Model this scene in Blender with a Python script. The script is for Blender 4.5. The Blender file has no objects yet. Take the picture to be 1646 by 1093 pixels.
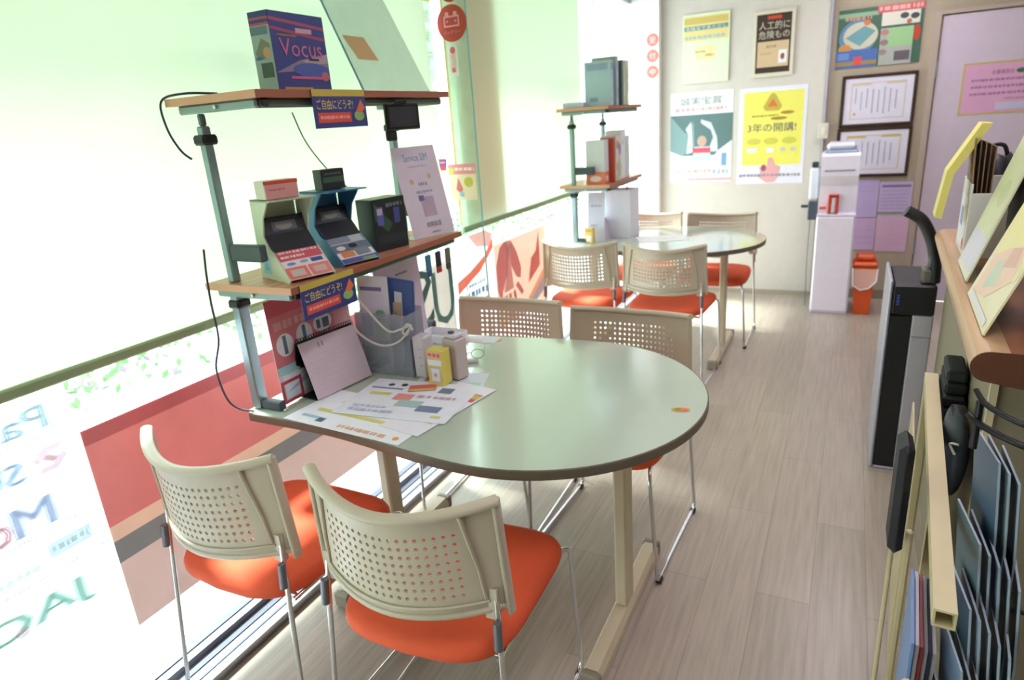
import bpy, math, random
from mathutils import Vector, Matrix, Euler
random.seed(7)
PI = math.pi
S = bpy.context.scene
COL = S.collection

# ---------------------------------------------------------------- camera
YAW, PITCH, ROLL, FPX, CAMH = math.radians(27.643), math.radians(18.383), math.radians(-4.18), 1050.0, 1.467
fw = Vector((-math.sin(YAW)*math.cos(PITCH), math.cos(YAW)*math.cos(PITCH), -math.sin(PITCH)))
r0 = Vector((math.cos(YAW), math.sin(YAW), 0)); u0 = r0.cross(fw)
rt = math.cos(ROLL)*r0 + math.sin(ROLL)*u0
up = -math.sin(ROLL)*r0 + math.cos(ROLL)*u0
cam = bpy.data.objects.new('camera', bpy.data.cameras.new('camera'))
COL.objects.link(cam)
cam.matrix_world = Matrix(((rt.x, up.x, -fw.x, 0), (rt.y, up.y, -fw.y, 0), (rt.z, up.z, -fw.z, CAMH), (0, 0, 0, 1)))
cam.data.sensor_width = 36; cam.data.lens = 36*FPX/1646; cam.data.clip_start = .02
cam.data.dof.use_dof = True; cam.data.dof.focus_distance = 1.35; cam.data.dof.aperture_fstop = 4.0
S.camera = cam

# ---------------------------------------------------------------- light
w = bpy.data.worlds.new('sky'); S.world = w; w.use_nodes = True
bg = w.node_tree.nodes['Background']; bg.inputs[0].default_value = (.93, .97, 1, 1); bg.inputs[1].default_value = 4.8
sun = bpy.data.lights.new('sun', 'SUN'); sun.energy = 14; sun.angle = math.radians(9); sun.color = (1, .98, .95)
so = bpy.data.objects.new('sun', sun); COL.objects.link(so)
sd = Vector((1, -.25, -1.45)).normalized()          # light travels into the room, steeply down
so.rotation_euler = sd.to_track_quat('-Z', 'Y').to_euler()
for i, (x, y) in enumerate(((.2, .6), (.2, 2.6), (.2, 4.5))):       # fluorescent ceiling lamps
    l = bpy.data.lights.new('ceiling_lamp', 'AREA'); l.shape = 'RECTANGLE'; l.size = 1.2; l.size_y = .3
    l.energy = 11; l.color = (1, .88, 1)
    o = bpy.data.objects.new('ceiling_lamp', l); COL.objects.link(o); o.location = (x, y, 2.44); o.rotation_euler = (0, 0, PI/2)
S.view_settings.view_transform = 'Standard'; S.view_settings.look = 'None'
S.view_settings.exposure = 0.4; S.view_settings.gamma = 1; S.view_settings.use_curve_mapping = False

# ---------------------------------------------------------------- materials
def lin(h):
    h = h.lstrip('#'); c = [int(h[i:i+2], 16)/255 for i in (0, 2, 4)]
    return tuple(x/12.92 if x <= .04045 else ((x+.055)/1.055)**2.4 for x in c) + (1,)
_m = {}
def mat(hexc, rough=.55, metal=0.0, kind='', var=.05, scale=18):
    key = (hexc, rough, metal, kind)
    if key in _m: return _m[key]
    m = bpy.data.materials.new('paint_' + hexc + kind); m.use_nodes = True
    nt = m.node_tree; p = nt.nodes['Principled BSDF']; out = nt.nodes['Material Output']
    c = lin(hexc)
    tc = nt.nodes.new('ShaderNodeTexCoord'); nz = nt.nodes.new('ShaderNodeTexNoise'); nz.inputs['Scale'].default_value = scale
    nt.links.new(tc.outputs['Object'], nz.inputs['Vector'])
    mx = nt.nodes.new('ShaderNodeMix'); mx.data_type = 'RGBA'
    mx.inputs[6].default_value = tuple(x*(1-var) for x in c[:3]) + (1,)
    mx.inputs[7].default_value = tuple(min(1, x*(1+var)) for x in c[:3]) + (1,)
    nt.links.new(nz.outputs['Fac'], mx.inputs[0])
    nt.links.new(mx.outputs[2], p.inputs['Base Color'])
    p.inputs['Roughness'].default_value = rough; p.inputs['Metallic'].default_value = metal
    if kind == 'fabric':
        n2 = nt.nodes.new('ShaderNodeTexNoise'); n2.inputs['Scale'].default_value = 500
        nt.links.new(tc.outputs['Object'], n2.inputs['Vector'])
        b = nt.nodes.new('ShaderNodeBump'); b.inputs['Strength'].default_value = .25; b.inputs['Distance'].default_value = .001
        nt.links.new(n2.outputs['Fac'], b.inputs['Height']); nt.links.new(b.outputs[0], p.inputs['Normal'])
    if kind in ('film', 'blind', 'dim'):
        t = nt.nodes.new('ShaderNodeBsdfTranslucent'); nt.links.new(mx.outputs[2], t.inputs['Color'])
        ms = nt.nodes.new('ShaderNodeMixShader'); ms.inputs[0].default_value = {'film': .45, 'blind': .19, 'dim': .48}[kind]
        nt.links.new(p.outputs[0], ms.inputs[1]); nt.links.new(t.outputs[0], ms.inputs[2]); nt.links.new(ms.outputs[0], out.inputs[0])
        if kind == 'dim':          # see-through share added so more daylight passes the window film
            tp = nt.nodes.new('ShaderNodeBsdfTransparent'); m2 = nt.nodes.new('ShaderNodeMixShader'); m2.inputs[0].default_value = .06
            nt.links.new(ms.outputs[0], m2.inputs[1]); nt.links.new(tp.outputs[0], m2.inputs[2]); nt.links.new(m2.outputs[0], out.inputs[0])
    if kind == 'clear':
        t = nt.nodes.new('ShaderNodeBsdfTransparent')
        nt.links.new(mx.outputs[2], t.inputs['Color'])
        g = nt.nodes.new('ShaderNodeBsdfGlossy'); g.inputs['Roughness'].default_value = rough
        lw = nt.nodes.new('ShaderNodeLayerWeight'); lw.inputs['Blend'].default_value = .5
        pw = nt.nodes.new('ShaderNodeMath'); pw.operation = 'POWER'; pw.inputs[1].default_value = 4.5; nt.links.new(lw.outputs['Facing'], pw.inputs[0])
        fr = nt.nodes.new('ShaderNodeMath'); fr.operation = 'MULTIPLY_ADD'; fr.inputs[1].default_value = .5; fr.inputs[2].default_value = .03; nt.links.new(pw.outputs[0], fr.inputs[0])
        ms = nt.nodes.new('ShaderNodeMixShader')
        nt.links.new(fr.outputs[0], ms.inputs[0]); nt.links.new(t.outputs[0], ms.inputs[1]); nt.links.new(g.outputs[0], ms.inputs[2])
        nt.links.new(ms.outputs[0], out.inputs[0])
    if kind == 'milky':
        t = nt.nodes.new('ShaderNodeBsdfTransparent')
        ms = nt.nodes.new('ShaderNodeMixShader'); ms.inputs[0].default_value = .42
        nt.links.new(t.outputs[0], ms.inputs[1]); nt.links.new(p.outputs[0], ms.inputs[2]); nt.links.new(ms.outputs[0], out.inputs[0])
    _m[key] = m
    return m
def wood_mat(name, a, b, rough=.4, sx=2, sy=40):
    m = bpy.data.materials.new(name); m.use_nodes = True; nt = m.node_tree; p = nt.nodes['Principled BSDF']
    tc = nt.nodes.new('ShaderNodeTexCoord'); mp = nt.nodes.new('ShaderNodeMapping'); mp.inputs['Scale'].default_value = (sy, sx, sy)
    nz = nt.nodes.new('ShaderNodeTexNoise'); nz.inputs['Scale'].default_value = 1; nz.inputs['Detail'].default_value = 6
    nt.links.new(tc.outputs['Object'], mp.inputs[0]); nt.links.new(mp.outputs[0], nz.inputs['Vector'])
    r = nt.nodes.new('ShaderNodeValToRGB'); r.color_ramp.elements[0].position = .3; r.color_ramp.elements[1].position = .7
    r.color_ramp.elements[0].color = lin(a); r.color_ramp.elements[1].color = lin(b)
    nt.links.new(nz.outputs['Fac'], r.inputs[0]); nt.links.new(r.outputs[0], p.inputs['Base Color']); p.inputs['Roughness'].default_value = rough
    return m
def floor_mat():
    m = bpy.data.materials.new('plank_floor'); m.use_nodes = True; nt = m.node_tree; p = nt.nodes['Principled BSDF']
    tc = nt.nodes.new('ShaderNodeTexCoord')
    rot = nt.nodes.new('ShaderNodeMapping'); rot.inputs['Rotation'].default_value = (0, 0, PI/2)
    nt.links.new(tc.outputs['Object'], rot.inputs[0])
    br = nt.nodes.new('ShaderNodeTexBrick'); br.inputs['Scale'].default_value = 1
    br.inputs['Brick Width'].default_value = .92; br.inputs['Row Height'].default_value = .155; br.inputs['Mortar Size'].default_value = .0012
    br.inputs['Color1'].default_value = lin('aa9f92'); br.inputs['Color2'].default_value = lin('b6aa9d'); br.inputs['Mortar'].default_value = lin('978b7f')
    nt.links.new(rot.outputs[0], br.inputs['Vector'])
    st = nt.nodes.new('ShaderNodeMapping'); st.inputs['Scale'].default_value = (70, 3.5, 1)
    nt.links.new(tc.outputs['Object'], st.inputs[0])
    nz = nt.nodes.new('ShaderNodeTexNoise'); nz.inputs['Scale'].default_value = 1; nz.inputs['Detail'].default_value = 5
    nt.links.new(st.outputs[0], nz.inputs['Vector'])
    ra = nt.nodes.new('ShaderNodeValToRGB'); ra.color_ramp.elements[0].position = .32; ra.color_ramp.elements[1].position = .68
    ra.color_ramp.elements[0].color = (.84, .83, .82, 1); ra.color_ramp.elements[1].color = (1.06, 1.05, 1.04, 1)
    nt.links.new(nz.outputs['Fac'], ra.inputs[0])
    mu = nt.nodes.new('ShaderNodeMix'); mu.data_type = 'RGBA'; mu.blend_type = 'MULTIPLY'; mu.inputs[0].default_value = 1
    nt.links.new(br.outputs['Color'], mu.inputs[6]); nt.links.new(ra.outputs[0], mu.inputs[7])
    nt.links.new(mu.outputs[2], p.inputs['Base Color']); p.inputs['Roughness'].default_value = .3
    return m

# ---------------------------------------------------------------- mesh builder
_txt = {}
def text_geo(s):
    if s in _txt: return _txt[s]
    c = bpy.data.curves.new('t', 'FONT'); c.body = s; c.size = 1; c.resolution_u = 2; c.space_line = .95; c.align_x = 'CENTER'
    c.offset = 0
    o = bpy.data.objects.new('t', c); COL.objects.link(o)
    dg = bpy.context.evaluated_depsgraph_get(); me = bpy.data.meshes.new_from_object(o.evaluated_get(dg))
    vs = [(v.co.x, v.co.y) for v in me.vertices]; fs = [tuple(f.vertices) for f in me.polygons]
    bpy.data.objects.remove(o); bpy.data.curves.remove(c); bpy.data.meshes.remove(me)
    if vs:
        x0 = min(v[0] for v in vs); x1 = max(v[0] for v in vs); y0 = min(v[1] for v in vs); y1 = max(v[1] for v in vs)
        vs = [((x-x0)/max(1e-6, x1-x0), (y-y0)/max(1e-6, y1-y0)) for x, y in vs]
    _txt[s] = (vs, fs)
    return _txt[s]

class MB:
    def __init__(s): s.v = []; s.f = []; s.m = []; s.sm = []; s.mats = []
    def mi(s, m):
        if isinstance(m, str): m = mat(m)
        if m not in s.mats: s.mats.append(m)
        return s.mats.index(m)
    def add(s, vs, fs, m, smooth=False):
        b = len(s.v); k = s.mi(m); s.v += [tuple(v) for v in vs]
        for f in fs: s.f.append(tuple(i+b for i in f)); s.m.append(k); s.sm.append(smooth)
        return s
    def box(s, x0, y0, z0, x1, y1, z1, m):
        vs = [(x, y, z) for z in (z0, z1) for y in (y0, y1) for x in (x0, x1)]
        return s.add(vs, [(0, 2, 3, 1), (4, 5, 7, 6), (0, 1, 5, 4), (2, 6, 7, 3), (0, 4, 6, 2), (1, 3, 7, 5)], m)
    def bbox(s, x0, y0, z0, x1, y1, z1, m, r=.004):   # box with chamfered edges all round
        r = min(r, (x1-x0)/2.2, (y1-y0)/2.2, (z1-z0)/2.2); c = ((x0+x1)/2, (y0+y1)/2, (z0+z1)/2); h = ((x1-x0)/2, (y1-y0)/2, (z1-z0)/2)
        vs = []; idx = {}
        for sx in (-1, 1):
            for sy in (-1, 1):
                for sz in (-1, 1):
                    for ax in range(3):
                        p = [c[0]+sx*(h[0]-r), c[1]+sy*(h[1]-r), c[2]+sz*(h[2]-r)]
                        p[ax] = c[ax] + (sx, sy, sz)[ax]*h[ax]
                        idx[(sx, sy, sz, ax)] = len(vs); vs.append(tuple(p))
        fs = []
        for ax in range(3):
            a, b = [i for i in range(3) if i != ax]
            for sg in (-1, 1):
                q = []
                for (p, t) in ((-1, -1), (1, -1), (1, 1), (-1, 1)):
                    k = [0, 0, 0]; k[ax] = sg; k[a] = p; k[b] = t; q.append(idx[(k[0], k[1], k[2], ax)])
                fs.append(tuple(q))
        for ax in range(3):
            a, b = [i for i in range(3) if i != ax]
            for p in (-1, 1):
                for t in (-1, 1):
                    k0 = [0, 0, 0]; k1 = [0, 0, 0]; k0[a] = k1[a] = p; k0[b] = k1[b] = t; k0[ax] = -1; k1[ax] = 1
                    fs.append((idx[(*k0, a)], idx[(*k1, a)], idx[(*k1, b)], idx[(*k0, b)]))
        for sx in (-1, 1):
            for sy in (-1, 1):
                for sz in (-1, 1): fs.append(tuple(idx[(sx, sy, sz, a)] for a in range(3)))
        # make normals point outward
        C = Vector(c); out = []
        for f in fs:
            P = [Vector(vs[i]) for i in f]; n = (P[1]-P[0]).cross(P[2]-P[0]); ce = sum(P, Vector())/len(P)
            out.append(f if n.dot(ce-C) > 0 else f[::-1])
        return s.add(vs, out, m)
    def tube(s, pts, r, m, n=8, closed=False, round_=0, flat=None):
        P = [Vector(p) for p in pts]
        if round_: P = fillet(P, round_, closed)
        N = len(P); T = []
        for i in range(N):
            a = P[i-1] if (i or closed) else P[i]; b = P[(i+1) % N] if (i < N-1 or closed) else P[i]
            t = (b-a); T.append(t.normalized() if t.length > 1e-9 else Vector((0, 0, 1)))
        nrm = T[0].orthogonal().normalized(); vs = []; fr = []
        if flat: nrm = (Vector(flat[2]) - T[0]*T[0].dot(Vector(flat[2]))).normalized()
        for i in range(N):
            nrm = (nrm - T[i]*nrm.dot(T[i])).normalized(); b = T[i].cross(nrm)
            rr = r[i] if isinstance(r, (list, tuple)) else r
            for k in range(n):
                a = 2*PI*k/n
                if flat: vs.append(P[i] + nrm*(math.cos(a)*flat[0]) + b*(math.sin(a)*flat[1]))
                else: vs.append(P[i] + nrm*(math.cos(a)*rr) + b*(math.sin(a)*rr))
        fs = []
        for i in range(N if closed else N-1):
            j = (i+1) % N
            for k in range(n): fs.append((i*n+k, i*n+(k+1) % n, j*n+(k+1) % n, j*n+k))
        s.add(vs, fs, m, True)
        if not closed: s.add(vs[:n], [tuple(range(n))[::-1]], m); s.add(vs[-n:], [tuple(range(n))], m)
        return s
    def cyl(s, a, b, r, m, n=16, r2=None): return s.tube([a, b], [r, r if r2 is None else r2], m, n)
    def prism(s, poly, ax, a0, a1, m, smooth=False):    # polygon in the plane across axis ax, extruded a0..a1
        def mk(p, a):
            q = list(p); q.insert(ax, a); return tuple(q)
        n = len(poly); vs = [mk(p, a0) for p in poly] + [mk(p, a1) for p in poly]
        s.add(vs, [(i, (i+1) % n, n+(i+1) % n, n+i) for i in range(n)], m, smooth)
        s.add(vs, [tuple(range(n))[::-1], tuple(range(n, 2*n))], m)
        return s
    def lathe(s, prof, c, m, n=24):
        vs = []; 
        for r, z in prof:
            for k in range(n): vs.append((c[0]+r*math.cos(2*PI*k/n), c[1]+r*math.sin(2*PI*k/n), c[2]+z))
        fs = [(i*n+k, i*n+(k+1) % n, (i+1)*n+(k+1) % n, (i+1)*n+k) for i in range(len(prof)-1) for k in range(n)]
        return s.add(vs, fs, m, True)
    def art(s, O, U, V, w_, h_, items, base=None, thick=.001, kind='', rough=.5):
        """printed sheet: lower-left O, right U, up V; items in 0..1 page coordinates"""
        O = Vector(O); U = Vector(U).normalized(); V = Vector(V).normalized(); N = U.cross(V)
        if base:
            vs = [O+U*(a*w_)+V*(b*h_)-N*t for t in (thick, 0) for (a, b) in ((0, 0), (1, 0), (1, 1), (0, 1))]
            s.add(vs, [(3, 2, 1, 0), (4, 5, 6, 7), (0, 1, 5, 4), (1, 2, 6, 5), (2, 3, 7, 6), (3, 0, 4, 7)], mat(base, rough, 0, kind))
        lay = .0004
        def put(ps, fs, c):
            nonlocal lay
            s.add([O+U*(a*w_)+V*(b*h_)+N*lay for a, b in ps], fs, mat(c, rough, 0, kind)); lay += .00012
        for it in items:
            k = it[0]
            if k == 'r': x0, y0, x1, y1 = it[1:5]; put([(x0, y0), (x1, y0), (x1, y1), (x0, y1)], [(0, 1, 2, 3)], it[5])
            elif k == 'o':   # outlined rectangle, border thickness t (fraction of width)
                x0, y0, x1, y1 = it[1:5]; t = it[6]; ty = t*w_/h_
                put([(x0, y0), (x1, y0), (x1, y1), (x0, y1), (x0+t, y0+ty), (x1-t, y0+ty), (x1-t, y1-ty), (x0+t, y1-ty)],
                    [(0, 1, 5, 4), (1, 2, 6, 5), (2, 3, 7, 6), (3, 0, 4, 7)], it[5])
            elif k == 'e':
                cx, cy, rx, ry = it[1:5]
                put([(cx+rx*math.cos(2*PI*i/20), cy+ry*math.sin(2*PI*i/20)) for i in range(20)], [tuple(range(20))], it[5])
            elif k == 'p': put(it[1], [tuple(range(len(it[1])))], it[2])
            elif k == 't':
                vs, fs = text_geo(it[1]); x0, y0, x1, y1 = it[2:6]
                if vs: put([(x0+a*(x1-x0), y0+b*(y1-y0)) for a, b in vs], fs, it[6])
            elif k == 'd':   # a line of small unreadable print
                x0, y0, x1, y1 = it[1:5]; rnd = random.Random(int(x0*977+y0*7919+x1*31)); ps = []; fs = []; x = x0
                while x < x1:
                    l = rnd.uniform(.35, 1.3)*(y1-y0)*h_/w_; x2 = min(x1, x+l); b = len(ps); yy = y0+(y1-y0)*rnd.uniform(0, .25)
                    ps += [(x, yy), (x2, yy), (x2, y1), (x, y1)]; fs.append((b, b+1, b+2, b+3)); x = x2 + rnd.uniform(.15, .5)*(y1-y0)*h_/w_
                if ps: put(ps, fs, it[5])
            elif k == 'v':   # a column of small vertical print
                x0, y0, x1, y1 = it[1:5]; rnd = random.Random(int(x0*977+y0*7919+y1*31)); ps = []; fs = []; y = y1
                while y > y0:
                    l = rnd.uniform(.5, 1.1)*(x1-x0)*w_/h_; y2 = max(y0, y-l); b = len(ps); ps += [(x0, y2), (x1, y2), (x1, y), (x0, y)]; fs.append((b, b+1, b+2, b+3)); y = y2-(x1-x0)*w_/h_*.35
                if ps: put(ps, fs, it[5])
        return s
    def build(s, name, parent=None, loc=(0, 0, 0), rot=(0, 0, 0)):
        me = bpy.data.meshes.new(name); me.from_pydata(s.v, [], s.f)
        for m in s.mats: me.materials.append(m)
        me.polygons.foreach_set('material_index', s.m); me.polygons.foreach_set('use_smooth', s.sm); me.update()
        o = bpy.data.objects.new(name, me); COL.objects.link(o)
        if parent: o.parent = parent
        o.location = loc; o.rotation_euler = rot
        return o
def fillet(P, r, closed=False, n=5):
    out = []; N = len(P)
    for i in range(N):
        if not closed and (i == 0 or i == N-1): out.append(P[i]); continue
        a, b, c = P[i-1], P[i], P[(i+1) % N]; d1 = (a-b); d2 = (c-b)
        rr = min(r, d1.length*.49, d2.length*.49); p0 = b+d1.normalized()*rr; p1 = b+d2.normalized()*rr
        for k in range(n+1):
            t = k/n; out.append(p0*(1-t)**2 + b*2*t*(1-t) + p1*t*t)
    return out
def tag(o, label, cat, group=None):
    o['label'] = label; o['category'] = cat
    if group: o['group'] = group
    return o
def thing(name, label, cat, loc=(0, 0, 0), rz=0, group=None):
    o = bpy.data.objects.new(name, None); COL.objects.link(o); o.location = loc; o.rotation_euler = (0, 0, rz); o.empty_display_size = .05
    return tag(o, label, cat, group)
def solo(name, mb, label, cat, loc=(0, 0, 0), rot=(0, 0, 0), group=None): return tag(mb.build(name, None, loc, rot), label, cat, group)
def struct(name, mb=None):
    if mb: o = mb.build(name)
    else: o = bpy.data.objects.new(name, None); COL.objects.link(o)
    o['kind'] = 'structure'; return o
def dup(root, loc, rz, label):
    r = root.copy(); COL.objects.link(r); r.location = loc; r.rotation_euler = (0, 0, rz); r['label'] = label
    for ch in list(root.children):
        c = ch.copy(); COL.objects.link(c); c.parent = r
        for g in list(ch.children):
            d = g.copy(); COL.objects.link(d); d.parent = c
    return r
def catmull(pts, n=6):
    P = [Vector(p) for p in pts]; out = []
    for i in range(len(P)-1):
        a = P[max(0, i-1)]; b = P[i]; c = P[i+1]; d = P[min(len(P)-1, i+2)]
        for k in range(n):
            t = k/n; out.append(.5*((2*b)+(c-a)*t+(2*a-5*b+4*c-d)*t*t+(3*b-a-3*c+d)*t**3))
    out.append(P[-1]); return out

GX = -1.64          # window glass plane
YB = 5.53           # back wall
CHROME = mat('d6d8dc', .16, 1.0); STEEL = mat('9fb0b4', .35, .6); BLK = mat('14171b', .45); BLKG = mat('0d0f12', .25)

# ================================================================ the room
struct('floor', MB().add([(-1.72, -2, 0), (2.4, -2, 0), (2.4, YB, 0), (-1.72, YB, 0)], [(0, 1, 2, 3)], floor_mat()))
struct('ceiling', MB().box(-1.9, -2, 2.5, 2.4, YB+.1, 2.6, mat('dcd8d2', .8)))
struct('wall_back', MB().box(-1.72, YB, 0, -.2, YB+.12, 2.5, mat('d2ccc2', .6)).box(-.2, YB+.004, 0, 2.4, YB+.12, 2.5, mat('aea18c', .6))  # left section lighter, right darker: fall-off of window light put into the colours
       .box(-.202, YB-.006, 0, -.19, YB+.01, 2.5, mat('8f8474', .6)))
struct('wall_right', MB().box(2.4, -2, 0, 2.5, YB, 2.5, mat('9a9186', .7)))
struct('wall_front', MB().box(-1.72, -2.1, 0, 2.4, -2, 2.5, mat('8a8278', .7)))
struct('wall_left', MB().box(-1.76, -2, 2.3, -1.58, YB, 2.5, mat('e8e8e2', .6)))
struct('baseboard_back', MB().box(-1.39, YB-.012, 0, -.2, YB-.0005, .035, mat('a79c8c', .5)).box(-.19, YB-.008, 0, .42, YB+.003, .07, mat('8b7b6a', .5)))
struct('trim_1', MB().box(-1.7, YB-.08, 0, -1.392, YB-.0005, 2.5, mat('f1f1ee', .6)))
alum = mat('a9abb6', .35, .7); dark = mat('3c4152', .5, .3)
for i, (a, b) in enumerate(((-2, 2.55), (2.55, 4.35), (4.35, YB-.08))):
    wn = struct('window_%d' % (i+1))
    MB().box(GX-.005, a+.004, .05, GX+.005, b-.004, 2.3, mat('f4fcf8', .0, 0, 'clear')).build('pane', wn)
    MB().box(-1.70, a, 0, -1.50, b, .028, alum).box(-1.625, a, .028, -1.60, b, .05, alum).box(-1.585, a, .0282, -1.565, b, .032, dark).box(-1.54, a, .0282, -1.53, b, .031, dark) \
        .box(-1.66, a, .028, -1.63, b, .052, dark).build('sill_track', wn)
    MB().box(-1.66, a, 2.27, -1.61, b, 2.3, alum).build('top_rail', wn)
# glass fins standing square to the window at the pane joints
edge = mat('7fc9bd', .1, 0, '', .03); clr = mat('f0faf6', .0, 0, 'clear')
for n, y, xe in (('trim_2', 2.55, -1.438), ('trim_3', 4.35, -1.53)):
    f = struct(n, MB().box(GX+.006, y-.005, .05, xe-.002, y+.005, 2.3, clr))
    MB().box(xe-.0019, y-.005, .05, xe+.0005, y+.005, 2.3, edge).build('glass_edge', f)
# door on the right of the back wall
dn = struct('door_1'); dm = mat('cfc0d0', .5)
MB().box(.475, YB-.018, .012, 1.30, YB-.0005, 1.93, dm).build('door_leaf', dn)
MB().box(.425, YB-.03, 0, .463, YB-.0005, 1.965, mat('b4a396', .5)).box(1.31, YB-.03, 0, 1.35, YB-.0005, 1.965, mat('b4a396', .5)).box(.463, YB-.03, 1.94, 1.31, YB-.0005, 1.965, mat('b4a396', .5)).build('door_frame', dn)
MB().box(.463, YB-.02, .35, .478, YB-.017, .46, STEEL).box(.463, YB-.02, 1.55, .478, YB-.017, 1.66, STEEL).build('hinge', dn)
# outside
struct('pavement', MB().box(-9, -4, -.14, -1.72, 12, -.04, mat('b9b6c0', .8)).box(-1.76, -4, -.14, -1.7, 12, 0, mat('b9b6c0', .8)))
struct('roof_eave', MB().box(-2.2, -4, 2.42, -1.64, 12, 2.52, mat('c9c9c4', .8)))
hb = MB(); g1 = mat('6f9a62', .7, 0, '', .3); g2 = mat('9cc08a', .7, 0, '', .3); g3 = mat('9a8a9a', .7)
for i in range(5200):
    y = random.uniform(-2, 11); a = random.uniform(0, PI); rr = random.uniform(.05, .42)
    c = Vector((-4.45 + rr*math.cos(a)*1.25, y, -.02 + .58*abs(math.sin(a))*random.uniform(.25, 1)))
    d1 = Vector([random.uniform(-1, 1) for _ in range(3)]).normalized(); d2 = d1.orthogonal().normalized(); q = random.uniform(.025, .05)
    hb.add([c-d1*q, c-d2*q*.5, c+d1*q, c+d2*q*.5], [(0, 1, 2, 3)], g1 if i % 3 else (g2 if i % 2 else g3))
h_ = solo('hedge', hb, 'low green leafy hedge outside beyond the window', 'hedge'); h_['kind'] = 'stuff'

# ================================================================ blinds
def blind(y0, y1, z0, label):
    t = thing('roller_blind', label, 'blind', (-1.60, y0, z0), 0, 'pale green roller blinds')
    L = y1-y0; n = int(L/.08); vs = []; fs = []
    for i in range(n+1):
        y = L*i/n; dx = .0015*math.sin(y*9)+.001*math.sin(y*23)
        vs += [(dx, y, 0), (dx, y, 2.27-z0)]
    for i in range(n): fs.append((2*i, 2*i+2, 2*i+3, 2*i+1))
    MB().add(vs, fs, mat('dbf1cf', .8, 0, 'blind', .01), True).build('blind_fabric', t)
    MB().bbox(-.008, 0, -.016, .012, L, .010, mat('93a37c', .5)).build('bottom_bar', t)
    MB().cyl((0, 0, 2.28-z0), (0, L, 2.28-z0), .024, mat('dfe6d2', .5)).build('roller_tube', t)
blind(-1.9, 2.49, .985, 'pale green roller blind, the long near one behind the tall shelf rack')
blind(2.64, 4.27, 1.005, 'pale green roller blind, the shorter far one beyond the round red battery sign')

# ================================================================ window graphics  (seen from inside; printing faces the street, so it reads mirrored)
def winsheet(name, y0, y1, z0, z1, items, base, label, cat, kind='film', x=GX+.0065, mirror=True, group=None):
    mb = MB(); w_, h_ = y1-y0, z1-z0
    # page seen from the room: U = +Y is right; mirrored pages flip the x coordinate
    def fl(it):
        if it[0] in ('r', 'o', 'd', 'v'): return (it[0], 1-it[3], it[2], 1-it[1], it[4]) + tuple(it[5:])
        return it
    N = Vector((1, 0, 0))
    mb.art((0, 0, 0), (0, 1, 0), (0, 0, 1), w_, h_, [], base, .0006, kind)
    lay = .0003
    for it in items:
        if it[0] == 't' and mirror:
            vs, fs = text_geo(it[1]); x0, ya, x1, yb = it[2:6]
            for sh in (-.009, 0, .009):
                mb.add([(lay, (x1-a*(x1-x0)+sh)*w_, (ya+b*(yb-ya))*h_) for a, b in vs], [f[::-1] for f in fs], mat(it[6], .5, 0, kind)); lay += .0001
        else:
            mb.art((lay, 0, 0), (0, 1, 0), (0, 0, 1), w_, h_, [it], None, .0006, kind)
        lay += .0003
    return solo(name, mb, label, cat, (x, y0, z0), group=group)
# brand list: page spans y .10..0.80
Y0, Y1, Z0, Z1 = .10, .803, .236, .955
def pg(y, z): return ((y-Y0)/(Y1-Y0), (z-Z0)/(Z1-Z0))
def ptx(s, y0, z0, y1, z1, c): a = pg(y0, z0); b = pg(y1, z1); return ('t', s, a[0], a[1], b[0], b[1], c)
def prc(y0, z0, y1, z1, c): a = pg(y0, z0); b = pg(y1, z1); return ('r', a[0], a[1], b[0], b[1], c)
it = [ptx('Panasonic', .30, .868, .745, .925, 'c4ecf2')]
for z in (.846, .735, .622, .515): it.append(('d', 0, pg(0, z)[1], 1, pg(0, z+.007)[1], 'd8d8ea'))
it += [ptx('SUZUKI', .36, .765, .665, .815, 'aad4f4')]
SH = [(0, .58), (.38, 1), (.95, 1), (.78, .8), (.5, .8), (.4, .68), (.7, .42), (.55, .30), (.25, .55), (.12, .45)]
it += [('p', [pg(.690+.075*a_, .764+.058*b_) for a_, b_ in SH], 'f4b0b4'), ('p', [pg(.765-.075*a_, .822-.058*b_) for a_, b_ in SH], 'f4b0b4')]
it += [ptx('M', .615, .640, .70, .712, 'b4d0f2'), ptx('bil', .42, .640, .54, .712, 'b4d0f2'), ptx('o', .55, .640, .606, .692, 'f8c0c0')]
it += [prc(.663, .556, .762, .592, 'a9dedd'), ('d', *pg(.67, .566), *pg(.755, .582), 'd8f2f0'), ('d', *pg(.42, .545), *pg(.645, .56), 'cfe4f0')]
it += [ptx('JACCS', .34, .40, .725, .475, 'a4f2d6'), ('e', *pg(.56, .425), .022, .018, 'f8c8c8')]
lt = lambda h: ''.join('%02x' % int(int(h[i:i+2], 16)*.38+255*.62) for i in (0, 2, 4))  # blends the print toward white, backlit wash put into its colours
winsheet('brand_sticker', Y0, Y1, Z0, Z1, [tuple(list(q[:-1])+[lt(q[-1])]) for q in it], 'eef1fa', 'white window sticker listing brand names paled as if backlit, mirrored, at bottom left', 'sticker')
# red printed film
winsheet('printed_film', .806, 2.16, .236, .822,
         [('r', 0, 0, 1, .345, 'e0d2d0'), ('r', 0, .345, 1, .455, '7c868c'), ('r', 0, .455, 1, .53, 'ead4c0'), ('r', 0, .53, 1, 1, 'd88082'),
          ('r', 0, .93, 1, 1, 'dc9098'), ('r', .52, .62, 1, .93, 'd07c8c')], 'd8c8c4',
         'red window film with tan and dark lower bands beside the brand list sticker', 'window film', kind='dim')
# lettering panel
winsheet('lettering_panel', 2.19, 2.565, .44, .955, [('r', .02, .02, .98, .86, 'd8ccc0'), ('t', 'S', .10, .36, .50, .86, '6f9496'), ('t', 'U', .52, .30, .98, .80, '7fa6a4')],
         'f2f4f6', 'white window panel with big mirrored grey-green letters behind the desk organiser', 'sign')
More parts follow.
